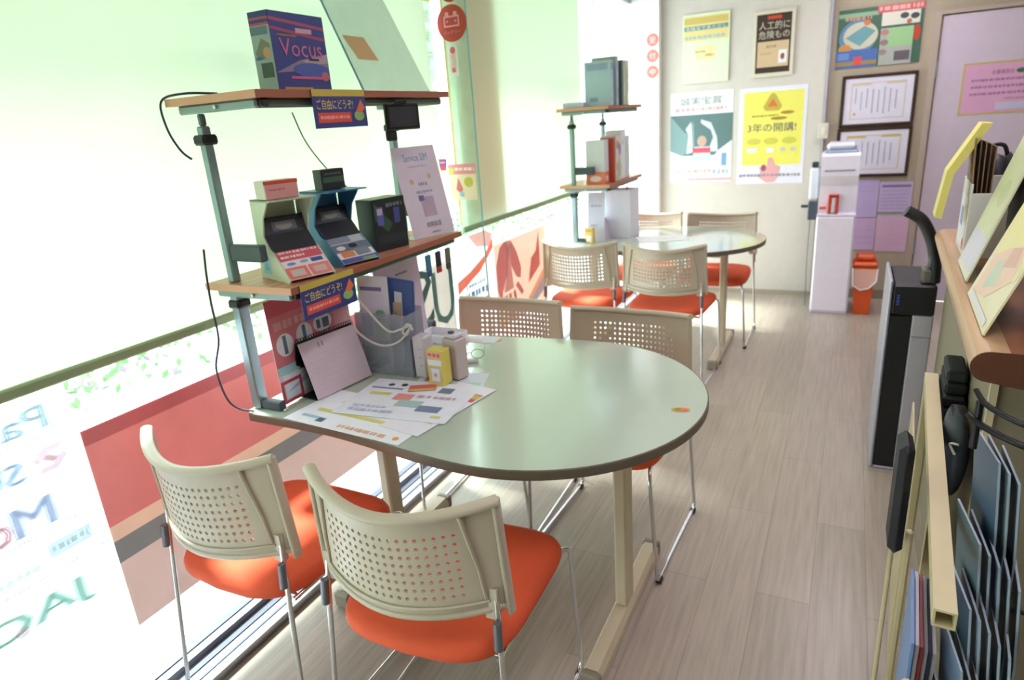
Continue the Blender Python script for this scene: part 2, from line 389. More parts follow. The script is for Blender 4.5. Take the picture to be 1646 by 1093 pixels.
# banner with red swoosh
winsheet('swoosh_banner', 2.60, 2.98, .60, .965,
         [('p', [(0, .42), (.35, .50), (.75, .64), (1, .85), (1, .70), (.6, .45), (0, .26)], 'f47e68'), ('p', [(.35, .98), (.8, .98), (1, .9), (.9, .74), (.55, .80)], 'f6b8b0'),
          ('d', .1, .12, .75, .22, '8d94b4'), ('r', .05, .02, .8, .06, '4a5470'), ('d', .2, .27, .7, .33, 'b4b8d0')],
         'f6f2f4', 'white window banner with salmon red swoosh and blue lettering', 'banner')
# tan sheet with the pink figure
pk = 'dd8f94'
winsheet('figure_banner', 2.985, 3.66, .40, .862,
         [('p', [(.02, .45), (.02, .75), (.10, .95), (.2, 1), (.26, .9), (.2, .6), (.12, .45), (.05, .36)], pk), ('p', [(.26, .9), (.3, .98), (.4, .8), (.46, .6), (.44, .48), (.36, .52), (.28, .68)], pk),
          ('p', [(.2, 1), (.3, .98), (.28, .66), (.3, .4), (.12, .4), (.2, .62)], 'e3abac'),
          ('p', [(.02, .38), (.10, .42), (.08, .30), (.0, .26)], pk), ('p', [(.13, .36), (.18, .36), (.16, .12), (.10, .12)], pk), ('p', [(.2, .36), (.25, .36), (.25, .04), (.2, .04)], pk),
          ('p', [(.28, .36), (.32, .38), (.37, .14), (.32, .12)], pk), ('p', [(.33, .42), (.38, .46), (.48, .30), (.44, .26)], pk),
          ('p', [(.58, .36), (.66, .66), (.76, .72), (.84, .96), (.84, .52)], 'e08a86'), ('p', [(.5, .12), (1, .52), (1, .44), (.5, .02)], 'f2c2a6'), ('p', [(.5, 0), (.5, .02), (1, .44), (1, .2)], 'aebccf')],
         'dcc8bc', 'tan window panel with pink many-armed figure behind the far chairs', 'sign', mirror=False)
# white vertical text banner between the blinds
winsheet('text_strip', 2.50, 2.60, 1.02, 2.26, [('r', 0, .80, 1, .86, 'f6c8cc'), ('r', 0, .765, 1, .795, 'f2e890')] + [('t', c, .25, .70-.062*i, .75, .74-.062*i, 'cfd9bf') for i, c in enumerate('営業中お気軽にどうぞ')],
         'f4f6f0', 'tall white text strip on the glass between the two blinds', 'banner', mirror=False)
winsheet('flag_banner', 2.70, 3.12, 1.02, 2.25, [('r', .0, 0, 1, 1, 'ffd2bc'), ('r', 0, 0, .34, 1, 'fff0b8')], 'ffdcc8', 'tall orange and yellow banner glowing faintly through the far blind', 'banner', x=GX-.008, mirror=False)
# stickers on the fin (facing the camera side, -Y)
def facing(name, x0, x1, y, z0, z1, items, base, label, cat, thick=.001, group=None, kind=''):
    return solo(name, MB().art((0, 0, 0), (1, 0, 0), (0, 0, 1), x1-x0, z1-z0, items, base, thick, kind), label, cat, (x0, y, z0), group=group)
mb = MB(); R_ = .070; red = mat('b5341c', .45)
mb.cyl((0, .002, 0), (0, 0, 0), R_, red, 32)
wt = 'e0949a'
mb.art((-R_, -.0004, -R_), (1, 0, 0), (0, 0, 1), 2*R_, 2*R_, [('o', .24, .40, .76, .70, wt, .045), ('r', .30, .70, .42, .80, wt), ('r', .58, .70, .70, .80, wt), ('e', .36, .55, .03, .03, wt), ('e', .64, .55, .03, .03, wt), ('t', 'バッテリー', .22, .20, .78, .32, wt)])
solo('round_sign', mb, 'round red sign with a battery outline on the glass fin', 'sign', (-1.503, 2.5415, 1.868))
mb = MB().cyl((0, .002, 0), (0, 0, 0), .04, red, 24)
solo('round_sign', mb, 'round red sign cut off at the top, above the battery sign', 'sign', (-1.503, 2.5415, 1.985))
facing('figure_sticker', -1.532, -1.490, 2.5435, 1.67, 1.785, [('e', .5, .84, .3, .12, 'd86060'), ('r', .25, .25, .75, .7, 'e8b8b4'), ('r', .25, .1, .7, .25, 'd87878'), ('r', .35, .4, .65, .55, 'c4d4c8')], 'e4dcd0', 'small pink figure sticker just under the round battery sign', 'sticker')
facing('notice_sticker', -1.59, -1.45, 2.5435, 1.155, 1.31, [('r', 0, .72, 1, 1, 'e48e92'), ('d', .25, .8, .95, .9, 'f6d8d8'), ('e', .12, .82, .10, .09, 'c8cc50'), ('p', [(.25, .3), (.35, .62), (.5, .3), (.4, .2)], 'e07070'), ('e', .72, .5, .16, .14, 'c8b840'), ('e', .45, .16, .08, .07, '8ac0e0')], 'ecd8b8', 'pink-topped notice sticker with cartoon shapes low on the glass fin', 'sticker')
mb = MB().prism([(-.022, .05), (.022, .05), (.015, 0), (-.015, 0)], 1, 0, .002, mat('8a3c78', .5)).art((-.015, -.0003, 0), (1, 0, 0), (0, 0, 1), .03, .05, [('r', .05, 0, .95, .3, 'c23420'), ('d', .1, .6, .9, .75, 'd8a8cc')])
solo('cup_sticker', mb, 'purple cup-shaped sticker with red base beside the notice', 'sticker', (-1.612, 2.5415, 1.285))
for i, (z, t, nm) in enumerate(((1.995, '受', 'topmost'), (1.88, '付', 'middle'), (1.765, '中', 'lowest'))):
    mb = MB().cyl((0, .001, 0), (0, 0, 0), .047, mat('e08078', .5), 24).art((-.03, -.0004, -.03), (1, 0, 0), (0, 0, 1), .06, .06, [('t', t, .1, .1, .9, .9, 'fbe4e0')])
    solo('round_sticker', mb, 'pale red round sticker on the corner pillar, %s of three' % nm, 'sticker', (-1.440, YB-.0815, z), group='round stickers on the corner pillar')

# ================================================================ chairs
BEI = mat('c2b7a2', .42); BEI2 = mat('b3a78f', .45); ORG = mat('e25a34', .8, 0, 'fabric')
def backshell():
    mb = MB(); NU, NV = 26, 12
    def P(u, v, t):                      # u -1..1 across, v 0..1 up, t thickness (0 back face, 1 front face)
        y = -.272 + .092*abs(u)**1.9 - .012*v
        zb = .548 - .012*(1-u*u); zt = .772 + .024*abs(u)**1.7
        x = .232*u*(1-.04*v)
        th = .006
        nx, ny = -u*.55, 1.0; L = math.hypot(nx, ny)
        return (x+nx/L*th*t, y+ny/L*th*t, zb+(zt-zb)*v)
    def lerp(i, j, di, dj, t): return P(-1+2*(i+di)/NU, (j+dj)/NV, t)
    ring = [(-.5, -.5), (0, -.5), (.5, -.5), (.5, 0), (.5, .5), (0, .5), (-.5, .5), (-.5, 0)]
    for i in range(NU):
        for j in range(NV):
            hole = 4 <= i <= NU-5 and 2 <= j <= NV-3 and (i+j) % 1 == 0 and i % 1 == 0
            if 4 <= i < NU-4 and 2 <= j < NV-2:
                V = []
                for t in (0, 1):
                    V += [lerp(i+.5, j+.5, a, b, t) for a, b in ring]
                    V += [lerp(i+.5, j+.5, .25*math.cos(k), .25*math.sin(k), t) for k in [math.radians(-135+45*q) for q in range(8)]]
                F = []
                for q in range(8):
                    n = (q+1) % 8
                    F += [(q, n, 8+n, 8+q), (16+q, 24+q, 24+n, 16+n), (8+q, 8+n, 24+n, 24+q)]
                mb.add(V, F, BEI)
            else:
                V = [lerp(i, j, a, b, t) for t in (0, 1) for a, b in ((0, 0), (1, 0), (1, 1), (0, 1))]
                mb.add(V, [(0, 1, 2, 3), (7, 6, 5, 4)], BEI)
    us = [-1+2*k/24 for k in range(25)]
    mb.tube([P(u, 1.0, .2) for u in us], 0, BEI, 10, flat=(.015, .010, (0, 1, .1)))
    mb.tube([P(u, 0.02, .3) for u in us], 0, BEI, 8, flat=(.008, .008, (0, 1, 0)))
    mb.tube([P(u*.84, 0.115, -.5) for u in us], .0035, BEI, 6)
    for sg in (-1, 1):
        mb.tube([P(sg*u, v, .5) for u, v in ((.985, 1), (.985, .6), (.985, .2), (.985, -.06))], 0, BEI, 10, flat=(.014, .0075, (0, 1, 0)))
        mb.tube([P(sg*u, v, -.4) for u, v in ((.72, .98), (.76, .7), (.80, .45), (.82, .14))], [.006, .005, .0045, .0035], BEI2, 6)
        mb.box(sg*.197-.014, -.209, .528, sg*.197+.014, -.193, .60, BEI)
    return mb
def seat():
    mb = MB(); N = 48; rings = []
    def outline(s):
        out = []
        for k in range(N):
            a = 2*PI*k/N; c, d = math.cos(a), math.sin(a); e = .42
            x = math.copysign(abs(c)**e, c); y = math.copysign(abs(d)**e, d)
            X = .218*x*(1+.03*y); Yv = .225*y
            if y < 0: Yv -= .03*(1-x*x)
            out.append((X*s, Yv*s if s == 1 else Yv*s))
        return out
    prof = [(.90, .412), (.97, .414), (1.0, .424), (1.0, .436), (.975, .449), (.90, .455), (.7, .452), (.4, .448), (0.02, .446)]
    vs = []
    for s, z in prof:
        for (x, y) in outline(1): 
            drop = .012*max(0, (y*s/.225))**3
            vs.append((x*s, y*s, z-drop))
    fs = [(i*N+k, i*N+(k+1) % N, (i+1)*N+(k+1) % N, (i+1)*N+k) for i in range(len(prof)-1) for k in range(N)]
    mb.add(vs, fs, ORG, True); mb.add([vs[k] for k in range(N)], [tuple(range(N))[::-1]], mat('2a2c30', .6)); mb.add(vs[-N:], [tuple(range(N))], ORG, True)
    return mb
ch = thing('stacking_chair', 'beige perforated-back chair with orange seat nearest the camera, in front of the table', 'chair', (-.775, 1.105, 0), .06)
seat().build('seat', ch)
backshell().build('backrest', ch)
for sg in (-1, 1):
    x = sg*.232; xt = sg*.205
    MB().tube([(xt, -.200, .60), (xt+sg*.006, -.212, .50), (x, -.262, .012), (x, .222, .012), (xt+sg*.004, .232, .395), (xt-sg*.012, .18, .408), (xt-sg*.012, -.19, .402)], .0062, CHROME, 10, round_=.03).build('leg_frame', ch)
    for y in (-.235, .20): MB().bbox(x-.010, y-.014, 0, x+.010, y+.014, .018, mat('23262b', .5)).build('foot_glide', ch)
    MB().tube([(sg*.212, -.218, .53), (sg*.214, -.226, .47)], .0095, mat('6f767c', .4, .5), 8).build('back_socket', ch)
MB().tube([(-.193, -.17, .398), (.193, -.17, .398)], .006, CHROME, 8).tube([(-.193, .15, .398), (.193, .15, .398)], .006, CHROME, 8).build('seat_bar', ch)
ch['group'] = 'beige and orange stacking chairs'
for loc, rz, lb in (((-1.315, 1.10, 0), -.02, 'beige perforated-back chair with orange seat beside the window, in front of the near table'),
                    ((-1.165, 2.035, 0), PI+.03, 'beige perforated-back chair behind the near table on its window side'),
                    ((-.672, 1.985, 0), PI-.04, 'beige perforated-back chair behind the near table on its aisle side'),
                    ((-1.345, 3.67, 0), 0, 'beige perforated-back chair in front of the far table, nearer the window'),
                    ((-.845, 3.63, 0), -.03, 'beige perforated-back chair in front of the far table, nearer the aisle'),
                    ((-1.225, 4.37, 0), PI, 'beige chair behind the far table next to the window, top of back showing'),
                    ((-.735, 4.34, 0), PI, 'beige chair behind the far table nearer the aisle, top of back showing')):
    dup(ch, loc, rz, lb)

# ================================================================ tables
def outline(x0, x1, ya, yb, yc, r):
    """window-end straight part widening into a round end of radius r centred at (x1-r, yc)"""
    pts = []; cx = x1-r
    pts.append((x0+.02, ya)); 
    def sm(t): return t*t*(3-2*t)
    xa = cx-.20
    for k in range(1, 9):
        t = k/8; pts.append((x0+.02+(xa-.35-x0)*t, ya))
    x_s = pts[-1][0]
    for k in range(1, 15):
        t = k/14; pts.append((x_s+(cx-x_s)*t, ya+(yc-r-ya)*sm(t)))
    for k in range(1, 40):
        a = -PI/2+PI*k/40; pts.append((cx+r*math.cos(a), yc+r*math.sin(a)))
    for k in range(0, 15):
        t = 1-k/14; pts.append((x_s+(cx-x_s)*t, yb+(yc+r-yb)*sm(t)))
    pts += [(x0+.02, yb), (x0, yb-.02), (x0, ya+.02)]
    return pts
def table(off, label, x0):
    ox, oy = off
    t = thing('meeting_table', label, 'table', (-.8+ox, 1.6+oy, 0), 0, 'meeting tables with one round end')
    loc = lambda p: (p[0]+.8, p[1]-1.6)
    full = [loc(p) for p in outline(x0, -.282, 1.192, 2.01, 1.597, .461)]
    def inset(pts, d):
        n = len(pts); out = []
        for i in range(n):
            a, b = Vector(pts[i-1]), Vector(pts[(i+1) % n]); tg = (b-a).normalized(); out.append((pts[i][0]-tg.y*d, pts[i][1]+tg.x*d))
        return out
    top = mat('b9c8b8', .17, 0, '', .02); topm = MB()
    tp_ = top.node_tree.nodes['Principled BSDF']; tp_.inputs['Coat Weight'].default_value = 1; tp_.inputs['Coat Roughness'].default_value = .12
    n = len(full); ins = inset(full, .004)
    topm.add([(x, y, .72) for x, y in ins], [tuple(range(n))], top)
    topm.add([(x, y, .694) for x, y in ins], [tuple(range(n))[::-1]], mat('b8ab94', .6))
    topm.build('tabletop', t)
    eb = MB(); prof = [(.004, .72), (.001, .7195), (0, .716), (0, .698), (.001, .6945), (.004, .694)]; vs = []
    for d, z in prof: vs += [(x, y, z) for x, y in inset(full, d)]
    eb.add(vs, [(j*n+k, (j+1)*n+k, (j+1)*n+(k+1) % n, j*n+(k+1) % n) for j in range(len(prof)-1) for k in range(n)], mat('6a6152', .45), True)
    eb.build('edge_band', t)
    lm = mat('cdbfa2', .4); cap = mat('8d8473', .5)
    for x in (-.512, x0+.16):
        X = x+.8
        l = MB().bbox(X-.019, -.035, .05, X+.019, .035, .668, lm, .006).build('leg', t)
        fp = MB(); pr = [(X-.028, .006), (X-.028, .035), (X-.018, .052), (X+.018, .052), (X+.028, .035), (X+.028, .006)]
        fp.prism([(a, b) for a, b in pr], 1, -.30, .30, lm).build('foot', l)
        MB().bbox(X-.030, -.325, .002, X+.030, -.2995, .054, cap, .006).build('foot_cap', l)
        MB().bbox(X-.030, .2995, .002, X+.030, .325, .054, cap, .006).build('foot_cap', l)
        MB().box(X-.02, -.30, .668, X+.02, .30, .6935, lm).build('support_bracket', l)
    MB().box(x0+.18+.8, -.015, .61, .245, .015, .66, lm).build('crossbar', t)
    return t
table((0, 0), 'round-ended pale green meeting table nearest the camera with papers on it', -1.525)
table((-.118, 2.435), 'round-ended pale green meeting table farther back near the posters', -1.50)

# ================================================================ shelf racks on the tables
WOOD = wood_mat('shelf_wood', 'a8694a', 'd0957a'); STL = mat('8fa3a8', .35, .5); STD = mat('6c7c82', .4, .4)
def rack(loc, label, py, sy1, zm, zt):
    t = thing('shelf_rack', label, 'shelf rack', loc, 0, 'two-tier shelf racks standing on the tables')
    for y in (.032, py):
        p = MB().bbox(-.020, y-.018, .002, .012, y+.018, zm-.03, STL).bbox(-.017, y-.013, zm, .009, y+.013, zt-.07, STL).bbox(-.011, y-.009, zt-.07, .005, y+.009, zt-.04, STD).build('post', t)
        for z in (zm-.062, zt-.105): MB().bbox(-.026, y-.024, z-.012, .018, y+.024, z+.014, BLK, .006).build('collar', p)
        MB().bbox(.0122, y-.012, zm+.06, .13, y+.012, zm+.105, mat('3e4c52', .5)).build('bracket', p)
        MB().bbox(.0122, y-.012, .002, .09, y+.012, .03, mat('39424e', .5)).build('bracket', p)
    for z in (zm, zt):
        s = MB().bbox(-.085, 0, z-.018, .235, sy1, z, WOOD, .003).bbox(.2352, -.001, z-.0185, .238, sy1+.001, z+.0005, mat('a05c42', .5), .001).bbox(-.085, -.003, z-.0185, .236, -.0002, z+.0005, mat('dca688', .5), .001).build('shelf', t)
        MB().bbox(-.06, .012, z-.04, .215, .024, z-.0185, mat('8fa3a4', .4, .4)).bbox(-.06, sy1-.024, z-.04, .215, sy1-.012, z-.0185, mat('8fa3a4', .4, .4)).bbox(.19, .0245, z-.04, .215, sy1-.0245, z-.0185, mat('5c6a60', .45)).build('shelf_rail', s)
        MB().bbox(.216, .02, z-.038, .230, .045, z-.0187, BLK).build('end_cap', s)
        MB().cyl((.08, .0115, z-.029), (.08, .006, z-.029), .005, mat('c8ccc4', .3, .8), 10).build('screw', s)
    return t
RX, RY = -1.497, 1.205
rack((RX, RY, .7205), 'two-tier shelf rack on the near table with display boxes on it', .84, .86, .380, .862)
rack((-1.497, 3.80, .7205), 'two-tier shelf rack on the far table holding books', .60, .68, .355, .80)
MS = .7205+.380+.0006; TS = .7205+.862+.0006

# cables
def cable(pts, r, c, label): return solo('cable', MB().tube(catmull(pts), r, mat(c, .5), 6), label, 'cable')
cable([(-1.44, 1.25, TS+.004), (-1.52, 1.215, TS+.010), (-1.585, 1.196, TS-.004), (-1.575, 1.188, TS-.07), (-1.545, 1.19, TS-.125), (-1.528, 1.205, TS-.15)], .003, '243035', 'thin black cable looping off the left end of the top shelf')
cable([(-1.54, 1.19, 1.20), (-1.545, 1.185, 1.13), (-1.545, 1.18, 1.05), (-1.54, 1.175, .95), (-1.565, 1.165, .86), (-1.555, 1.17, .77), (-1.53, 1.183, .735), (-1.49, 1.20, .7245)], .003, '3a3f4c', 'dark cable hanging from the middle shelf down to the table corner')
cable([(-1.50, 1.56, 1.54), (-1.50, 1.60, 1.45), (-1.50, 1.68, 1.36), (-1.47, 1.74, 1.29)], .0022, '6c8a5c', 'thin green cable slanting down between the shelves')

# ---- items on the top shelf
SB = thing('software_box', 'blue product box with pink lettering standing on the top shelf', 'box', (-1.43, 1.385, TS))
BX = MB().box(0, 0, 0, .068, .205, .20, mat('2c3a78', .35))
BX.art((.0682, 0, 0), (0, 1, 0), (0, 0, 1), .205, .20,
       [('r', 0, 0, 1, 1, '34418a'), ('p', [(0, .93), (1, .86), (1, .82), (0, .89)], 'b04a72'), ('p', [(0, .82), (1, .72), (1, .68), (0, .78)], 'a84070'), ('r', .45, .76, .75, .82, 'c8a8b4'),
        ('p', [(.0, .25), (.45, .42), (1, .5), (1, .34), (.4, .28)], '8c8298'), ('p', [(.5, .42), (1, .52), (1, .40), (.6, .36)], 'b4a4b0'), ('r', .62, .42, .82, .45, '2a3040'),
        ('e', .65, .30, .35, .09, '4a62b0'), ('t', 'Vocus', .12, .46, .90, .68, 'cc6c9c'), ('d', .1, .70, .45, .73, 'b08a50'), ('r', .25, .18, .85, .215, 'd45c90'), ('r', .1, .04, .62, .075, 'c08c4a'), ('e', .9, .22, .08, .06, 'c06878')])
BX.art((0, -.0002, 0), (1, 0, 0), (0, 0, 1), .068, .20,
       [('r', 0, 0, 1, 1, '9cb4ac'), ('r', 0, .86, 1, 1, '2f3c7c'), ('r', 0, .90, 1, .93, 'b04a62'), ('r', 0, .83, 1, .86, 'b84c5c'), ('r', 0, .72, .9, .82, '5c7c88'), ('p', [(.1, .5), (.5, .68), (.9, .6), (.8, .45), (.3, .42)], '7c8268'), ('e', .7, .5, .2, .07, 'c8a078'), ('r', .3, .2, .9, .38, '3e5848'), ('r', .1, .42, .4, .46, '3a68a8')])
BX.build('box_body', SB)
# clear easel with note
e = thing('acrylic_stand', 'tall clear acrylic sheet with a tan note on the top shelf', 'display stand', (-1.37, 1.75, TS))
MB().add([(0, 0, 0), (0, .38, 0), (-.11, .30, .32), (-.11, -.04, .32), (-.003, 0, 0), (-.003, .38, 0), (-.113, .30, .32), (-.113, -.04, .32)],
         [(0, 1, 2, 3), (7, 6, 5, 4), (0, 4, 5, 1), (1, 5, 6, 2), (2, 6, 7, 3), (3, 7, 4, 0)], mat('b9dcc8', .1, 0, 'milky')).build('acrylic_sheet', e)
MB().tube([(.001, 0, .003), (-.109, -.04, .32)], .0028, mat('6ca0a8', .3), 6).build('sheet_edge', e)
MB().add([(-.0345, .035, .105), (-.0345, .14, .105), (-.0586, .105, .175), (-.0586, .0, .175)], [(0, 1, 2, 3)], mat('cfae78', .6)).build('note', e)
MB().add([(-.11, .0, .002), (-.11, .38, .002), (0, .38, .002), (0, 0, .002)], [(0, 1, 2, 3)], mat('b9dcc8', .1, 0, 'milky')).build('base', e)
# monitor hung under the shelf
m_ = thing('mini_monitor', 'small black monitor hanging under the right end of the top shelf', 'monitor', (-1.262, 1.70, TS-.115), -.25)
MB().bbox(-.014, 0, 0, 0, .135, .078, BLKG, .004).build('housing', m_)
MB().add([(.0006, .012, .010), (.0006, .123, .010), (.0006, .123, .068), (.0006, .012, .068)], [(0, 1, 2, 3)], mat('34353a', .3)).build('screen', m_)
MB().bbox(-.02, .04, .0785, 0, .09, .0905, BLK).build('clamp', m_)
MB().bbox(-.018, .0, -.03, -.004, .04, -.0005, BLK).build('control_knob', m_)
# price signs on shelf edges
def edge_sign(y, zt, label):
    its = [('r', 0, .0, 1, .82, '32387c'), ('r', 0, .82, 1, 1, 'c8b048'), ('t', 'ご自由にどうぞ!', .06, .48, .74, .74, 'e4cc5a'), ('r', .06, .14, .68, .40, 'd84c44'), ('d', .10, .22, .64, .32, 'f0a090'), ('e', .84, .30, .10, .14, '8ab46c'), ('p', [(.78, .4), (.90, .74), (.97, .5), (.9, .38)], 'e07048')]
    solo('shelf_sign', MB().art((0, 0, 0), (0, 1, 0), (0, 0, 1), .215, .098, its, '32387c', .002), label, 'sign', (-1.256, y, zt-.098), group='blue and yellow shelf signs')
edge_sign(1.385, TS+.001, 'blue sign with yellow and red lettering on the top shelf edge')
edge_sign(1.228, MS+.001, 'blue sign with yellow and red lettering on the middle shelf edge')

# ---- items on the middle shelf
def display(name, loc, rz, label, side, inner, tray_items, tw, h, lid):
    t = thing(name, label, 'display box', loc, rz)
    d = .175; hw = tw/2
    prof = [(-d, 0), (-.006, 0), (0, .008), (-.075, .075), (-.095, .085), (-.118, .115), (-.102, h-.05), (-.055, h), (-d+.01, h)]
    for sy in (-1, 1):
        a, b = (-hw, -hw+.004) if sy < 0 else (hw-.004, hw)
        mbp = MB().prism(prof if sy else prof, 1, a, b, side)
        if sy < 0 and name == 'white_display_box': mbp.art((-.150, a-.0003, .015), (1, 0, 0), (0, 0, 1), .045, .05, [('r', 0, 0, 1, 1, '8cc4dc'), ('p', [(.2, .2), (.5, .8), (.8, .2)], '5ca4c4')])
        mbp.build('side_panel', t)
    MB().box(-d, -hw+.0042, 0, -d+.004, hw-.0042, h, side).build('back_panel', t)
    s2 = MB().prism([(-.121, .118), (-.124, .118), (-.140, h-.05), (-.137, h-.05)], 1, -hw+.0045, hw-.0045, inner)
    U = Vector((0, 1, 0)); V = Vector((-.018, 0, h-.168)).normalized()
    s2.art(Vector((-.1205, -hw+.006, .12)), U, V, tw-.012, h-.17, [('r', .22, .15, .8, .75, '5b5f66'), ('e', .5, .42, .2, .2, '8c8a80'), ('r', .3, .5, .7, .68, '74706c'), ('d', .1, .84, .9, .92, '444c58')])
    s2.build('screen_panel', t)
    MB().prism([(-d+.01, h-.004), (lid, h-.004), (lid+.004, h), (-d+.01, h)], 1, -hw, hw, side).build('top_flap', t)
    tr = MB(); V = Vector((-.075, 0, .067)).normalized(); Ln = math.hypot(.078, .07)
    tr.art(Vector((-.001, -hw+.0045, .0095)), U, V, tw-.009, Ln, tray_items, 'f0e4e4', .003)
    tr.build('tray', t)
    MB().prism([(-.118, .116), (-.079, .0775), (-.075, .0765), (-.115, .120)], 1, -hw+.0045, hw-.0045, inner).build('ledge', t)
    return t
pinks = [('r', 0, .62, 1, .98, 'd25c6c'), ('d', .05, .85, .95, .93, 'f4c8cc'), ('d', .05, .70, .6, .78, 'f8dcdc'), ('r', .04, .42, .96, .60, 'eee4ec'), ('e', .2, .5, .1, .05, '6a88c0'), ('e', .5, .52, .1, .05, 'a0a4c0'), ('r', .66, .45, .94, .58, '3c5898'),
         ('r', 0, .02, .48, .38, 'e8746c'), ('r', .52, .02, 1, .38, 'e8847c'), ('r', .08, .08, .4, .3, 'c8bcb4'), ('r', .6, .1, .9, .3, 'd4b4ac')]
blues = [('r', 0, .72, 1, 1, '8890a4'), ('r', .6, .66, .95, .98, 'b8c4c8'), ('r', 0, .4, 1, .7, '6a7688'), ('e', .2, .55, .12, .08, 'd8d4d0'), ('e', .55, .58, .12, .08, '1c2026'), ('r', .1, .2, .45, .42, 'd88a58'), ('r', .5, .2, .9, .46, '7c8894'), ('r', 0, .0, 1, .16, '4a58a4'), ('r', .55, .0, .95, .10, '7ca480')]
display('white_display_box', (-1.275, 1.305, MS), -.34, 'cream display box with a pink printed tray on the middle shelf', mat('cfd6c0', .5), mat('2a2c33', .4), pinks, .135, .215, -.045)
display('blue_display_box', (-1.268, 1.505, MS), -.24, 'blue display box with a photo tray, second on the middle shelf', mat('3f7fae', .4), mat('26282f', .35), blues, .135, .215, -.022)
mb = MB().bbox(0, 0, 0, .06, .095, .048, mat('d8d2c4', .5), .002).art((.0603, .0, 0), (0, 1, 0), (0, 0, 1), .095, .048, [('r', .03, .05, .97, .95, 'dc9a98'), ('r', .0, .8, 1, 1, 'd04c40'), ('d', .1, .45, .6, .56, 'b86c70')])
solo('carton', mb, 'small pink and white carton on top of the cream display box', 'box', (-1.413, 1.285, MS+.2165), (0, 0, -.34))
mb = MB().bbox(0, 0, 0, .04, .082, .058, mat('1d2326', .4), .002).art((.0403, 0, 0), (0, 1, 0), (0, 0, 1), .082, .058, [('r', .05, .35, .95, .62, '3c5c48'), ('d', .15, .72, .85, .82, '5c6c70')])
solo('carton', mb, 'small black and green carton on top of the blue display box', 'box', (-1.39, 1.485, MS+.2165), (0, 0, -.2))
mb = MB().bbox(0, 0, 0, .075, .145, .165, mat('20262a', .35), .002)
mb.art((.0753, 0, 0), (0, 1, 0), (0, 0, 1), .145, .165, [('p', [(.05, .95), (.55, .5), (.4, .35), (.05, .6)], '35553f'), ('r', .12, .5, .3, .85, '5a5cb0'), ('r', .62, .5, .8, .8, '44488c'), ('d', .4, .82, .9, .9, '6a7478'), ('r', .1, .15, .9, .3, '2c363c'), ('r', .12, .7, .28, .82, 'b8a8c0')])
mb.art((0, 0, .1653), (1, 0, 0), (0, 1, 0), .075, .145, [('r', 0, 0, 1, 1, '8c9c7c')])
solo('product_box', mb, 'black box with dark green and violet print, third on the middle shelf', 'box', (-1.40, 1.665, MS), (0, 0, -.16))
# white sheet in a tilted stand
t = thing('sheet_stand', 'white information sheet tilted in a clear stand at the right end of the middle shelf', 'sign stand', (-1.325, 1.862, MS), -.20)
an = math.radians(13); V = Vector((-math.sin(an), 0, math.cos(an)))
mb = MB(); mb.art((.0, 0, .003), (0, 1, 0), V, .205, .315, [('t', 'Service SIM', .22, .84, .78, .92, '62a4c8'), ('d', .28, .77, .7, .79, 'c8b8cc'), ('e', .28, .62, .05, .03, 'd8b48c'), ('e', .72, .66, .04, .03, 'd8b48c'), ('d', .42, .56, .62, .60, '9c90a8'), ('d', .32, .48, .7, .51, 'a898b0'),
      ('r', .38, .22, .68, .44, 'b8a4b8'), ('r', .34, .40, .46, .46, '6a7098'), ('t', '初期設定', .36, .10, .72, .16, '6a5c7c'), ('d', .45, .03, .65, .05, '9c8cac')], 'd9cfdd', .0015)
mb.build('printed_sheet', t)
MB().prism([(-.0025, .0), (-.075, .0), (-.077, .003), (-.0045, .003)], 1, .0, .205, mat('d8d8e0', .2, 0, 'milky')).build('stand_foot', t)
# little tags hanging under the far end
for i, (c1, c2, nm) in enumerate((('3c7c98', '2c5c80', 'blue'), ('1c1e24', 'b03038', 'black and red'), ('6a6a4c', '4c4c38', 'olive'))):
    mb = MB().bbox(0, 0, 0, .006, .032, .055, mat(c1, .5), .002).bbox(-.0005, .001, -.022, .0065, .031, -.0002, mat(c2, .5), .002).tube([(.003, .016, .055), (.003, .016, .068)], .0012, BLK, 6)
    solo('key_tag', mb, 'small %s tag hanging under the far end of the middle shelf' % nm, 'tag', (-1.30, 1.87+.065*i, MS-.0685-.018-.0225), group='tags hanging under the middle shelf')

# ---- things on the near table
T = .7205
mb = MB(); mb.art((0, 0, 0), (0, 1, 0), (0, 0, 1), .34, .312, [('r', 0, .28, .78, 1, 'e0808c'), ('r', 0, .84, 1, 1, 'd86474'), ('d', .05, .70, .6, .78, 'e8a8b0'), ('r', .78, .3, 1, 1, 'dfa0a4'), ('e', .14, .55, .10, .11, 'eef0f4'), ('r', .12, .46, .16, .64, '6a7c9c'), ('e', .38, .58, .10, .11, 'eef0f4'), ('r', .36, .49, .40, .67, '6a7c9c'),
      ('e', .62, .62, .12, .09, 'e8e8ee'), ('d', .54, .56, .72, .66, '5c6478'), ('r', .0, .28, .45, .36, 'a8d8dc'), ('r', .04, .04, .5, .27, 'e4ecf4'), ('p', [(.05, .1), (.3, .2), (.45, .24), (.3, .14)], 'a4c4dc'), ('o', 0, 0, .24, .22, 'c84c5c', .03)], 'e4d8e4', .0015)
solo('pink_poster', mb, 'pink printed poster standing on the near table beside the rack post', 'poster', (-1.43, 1.262, T+.004), (0, -.03, 0))
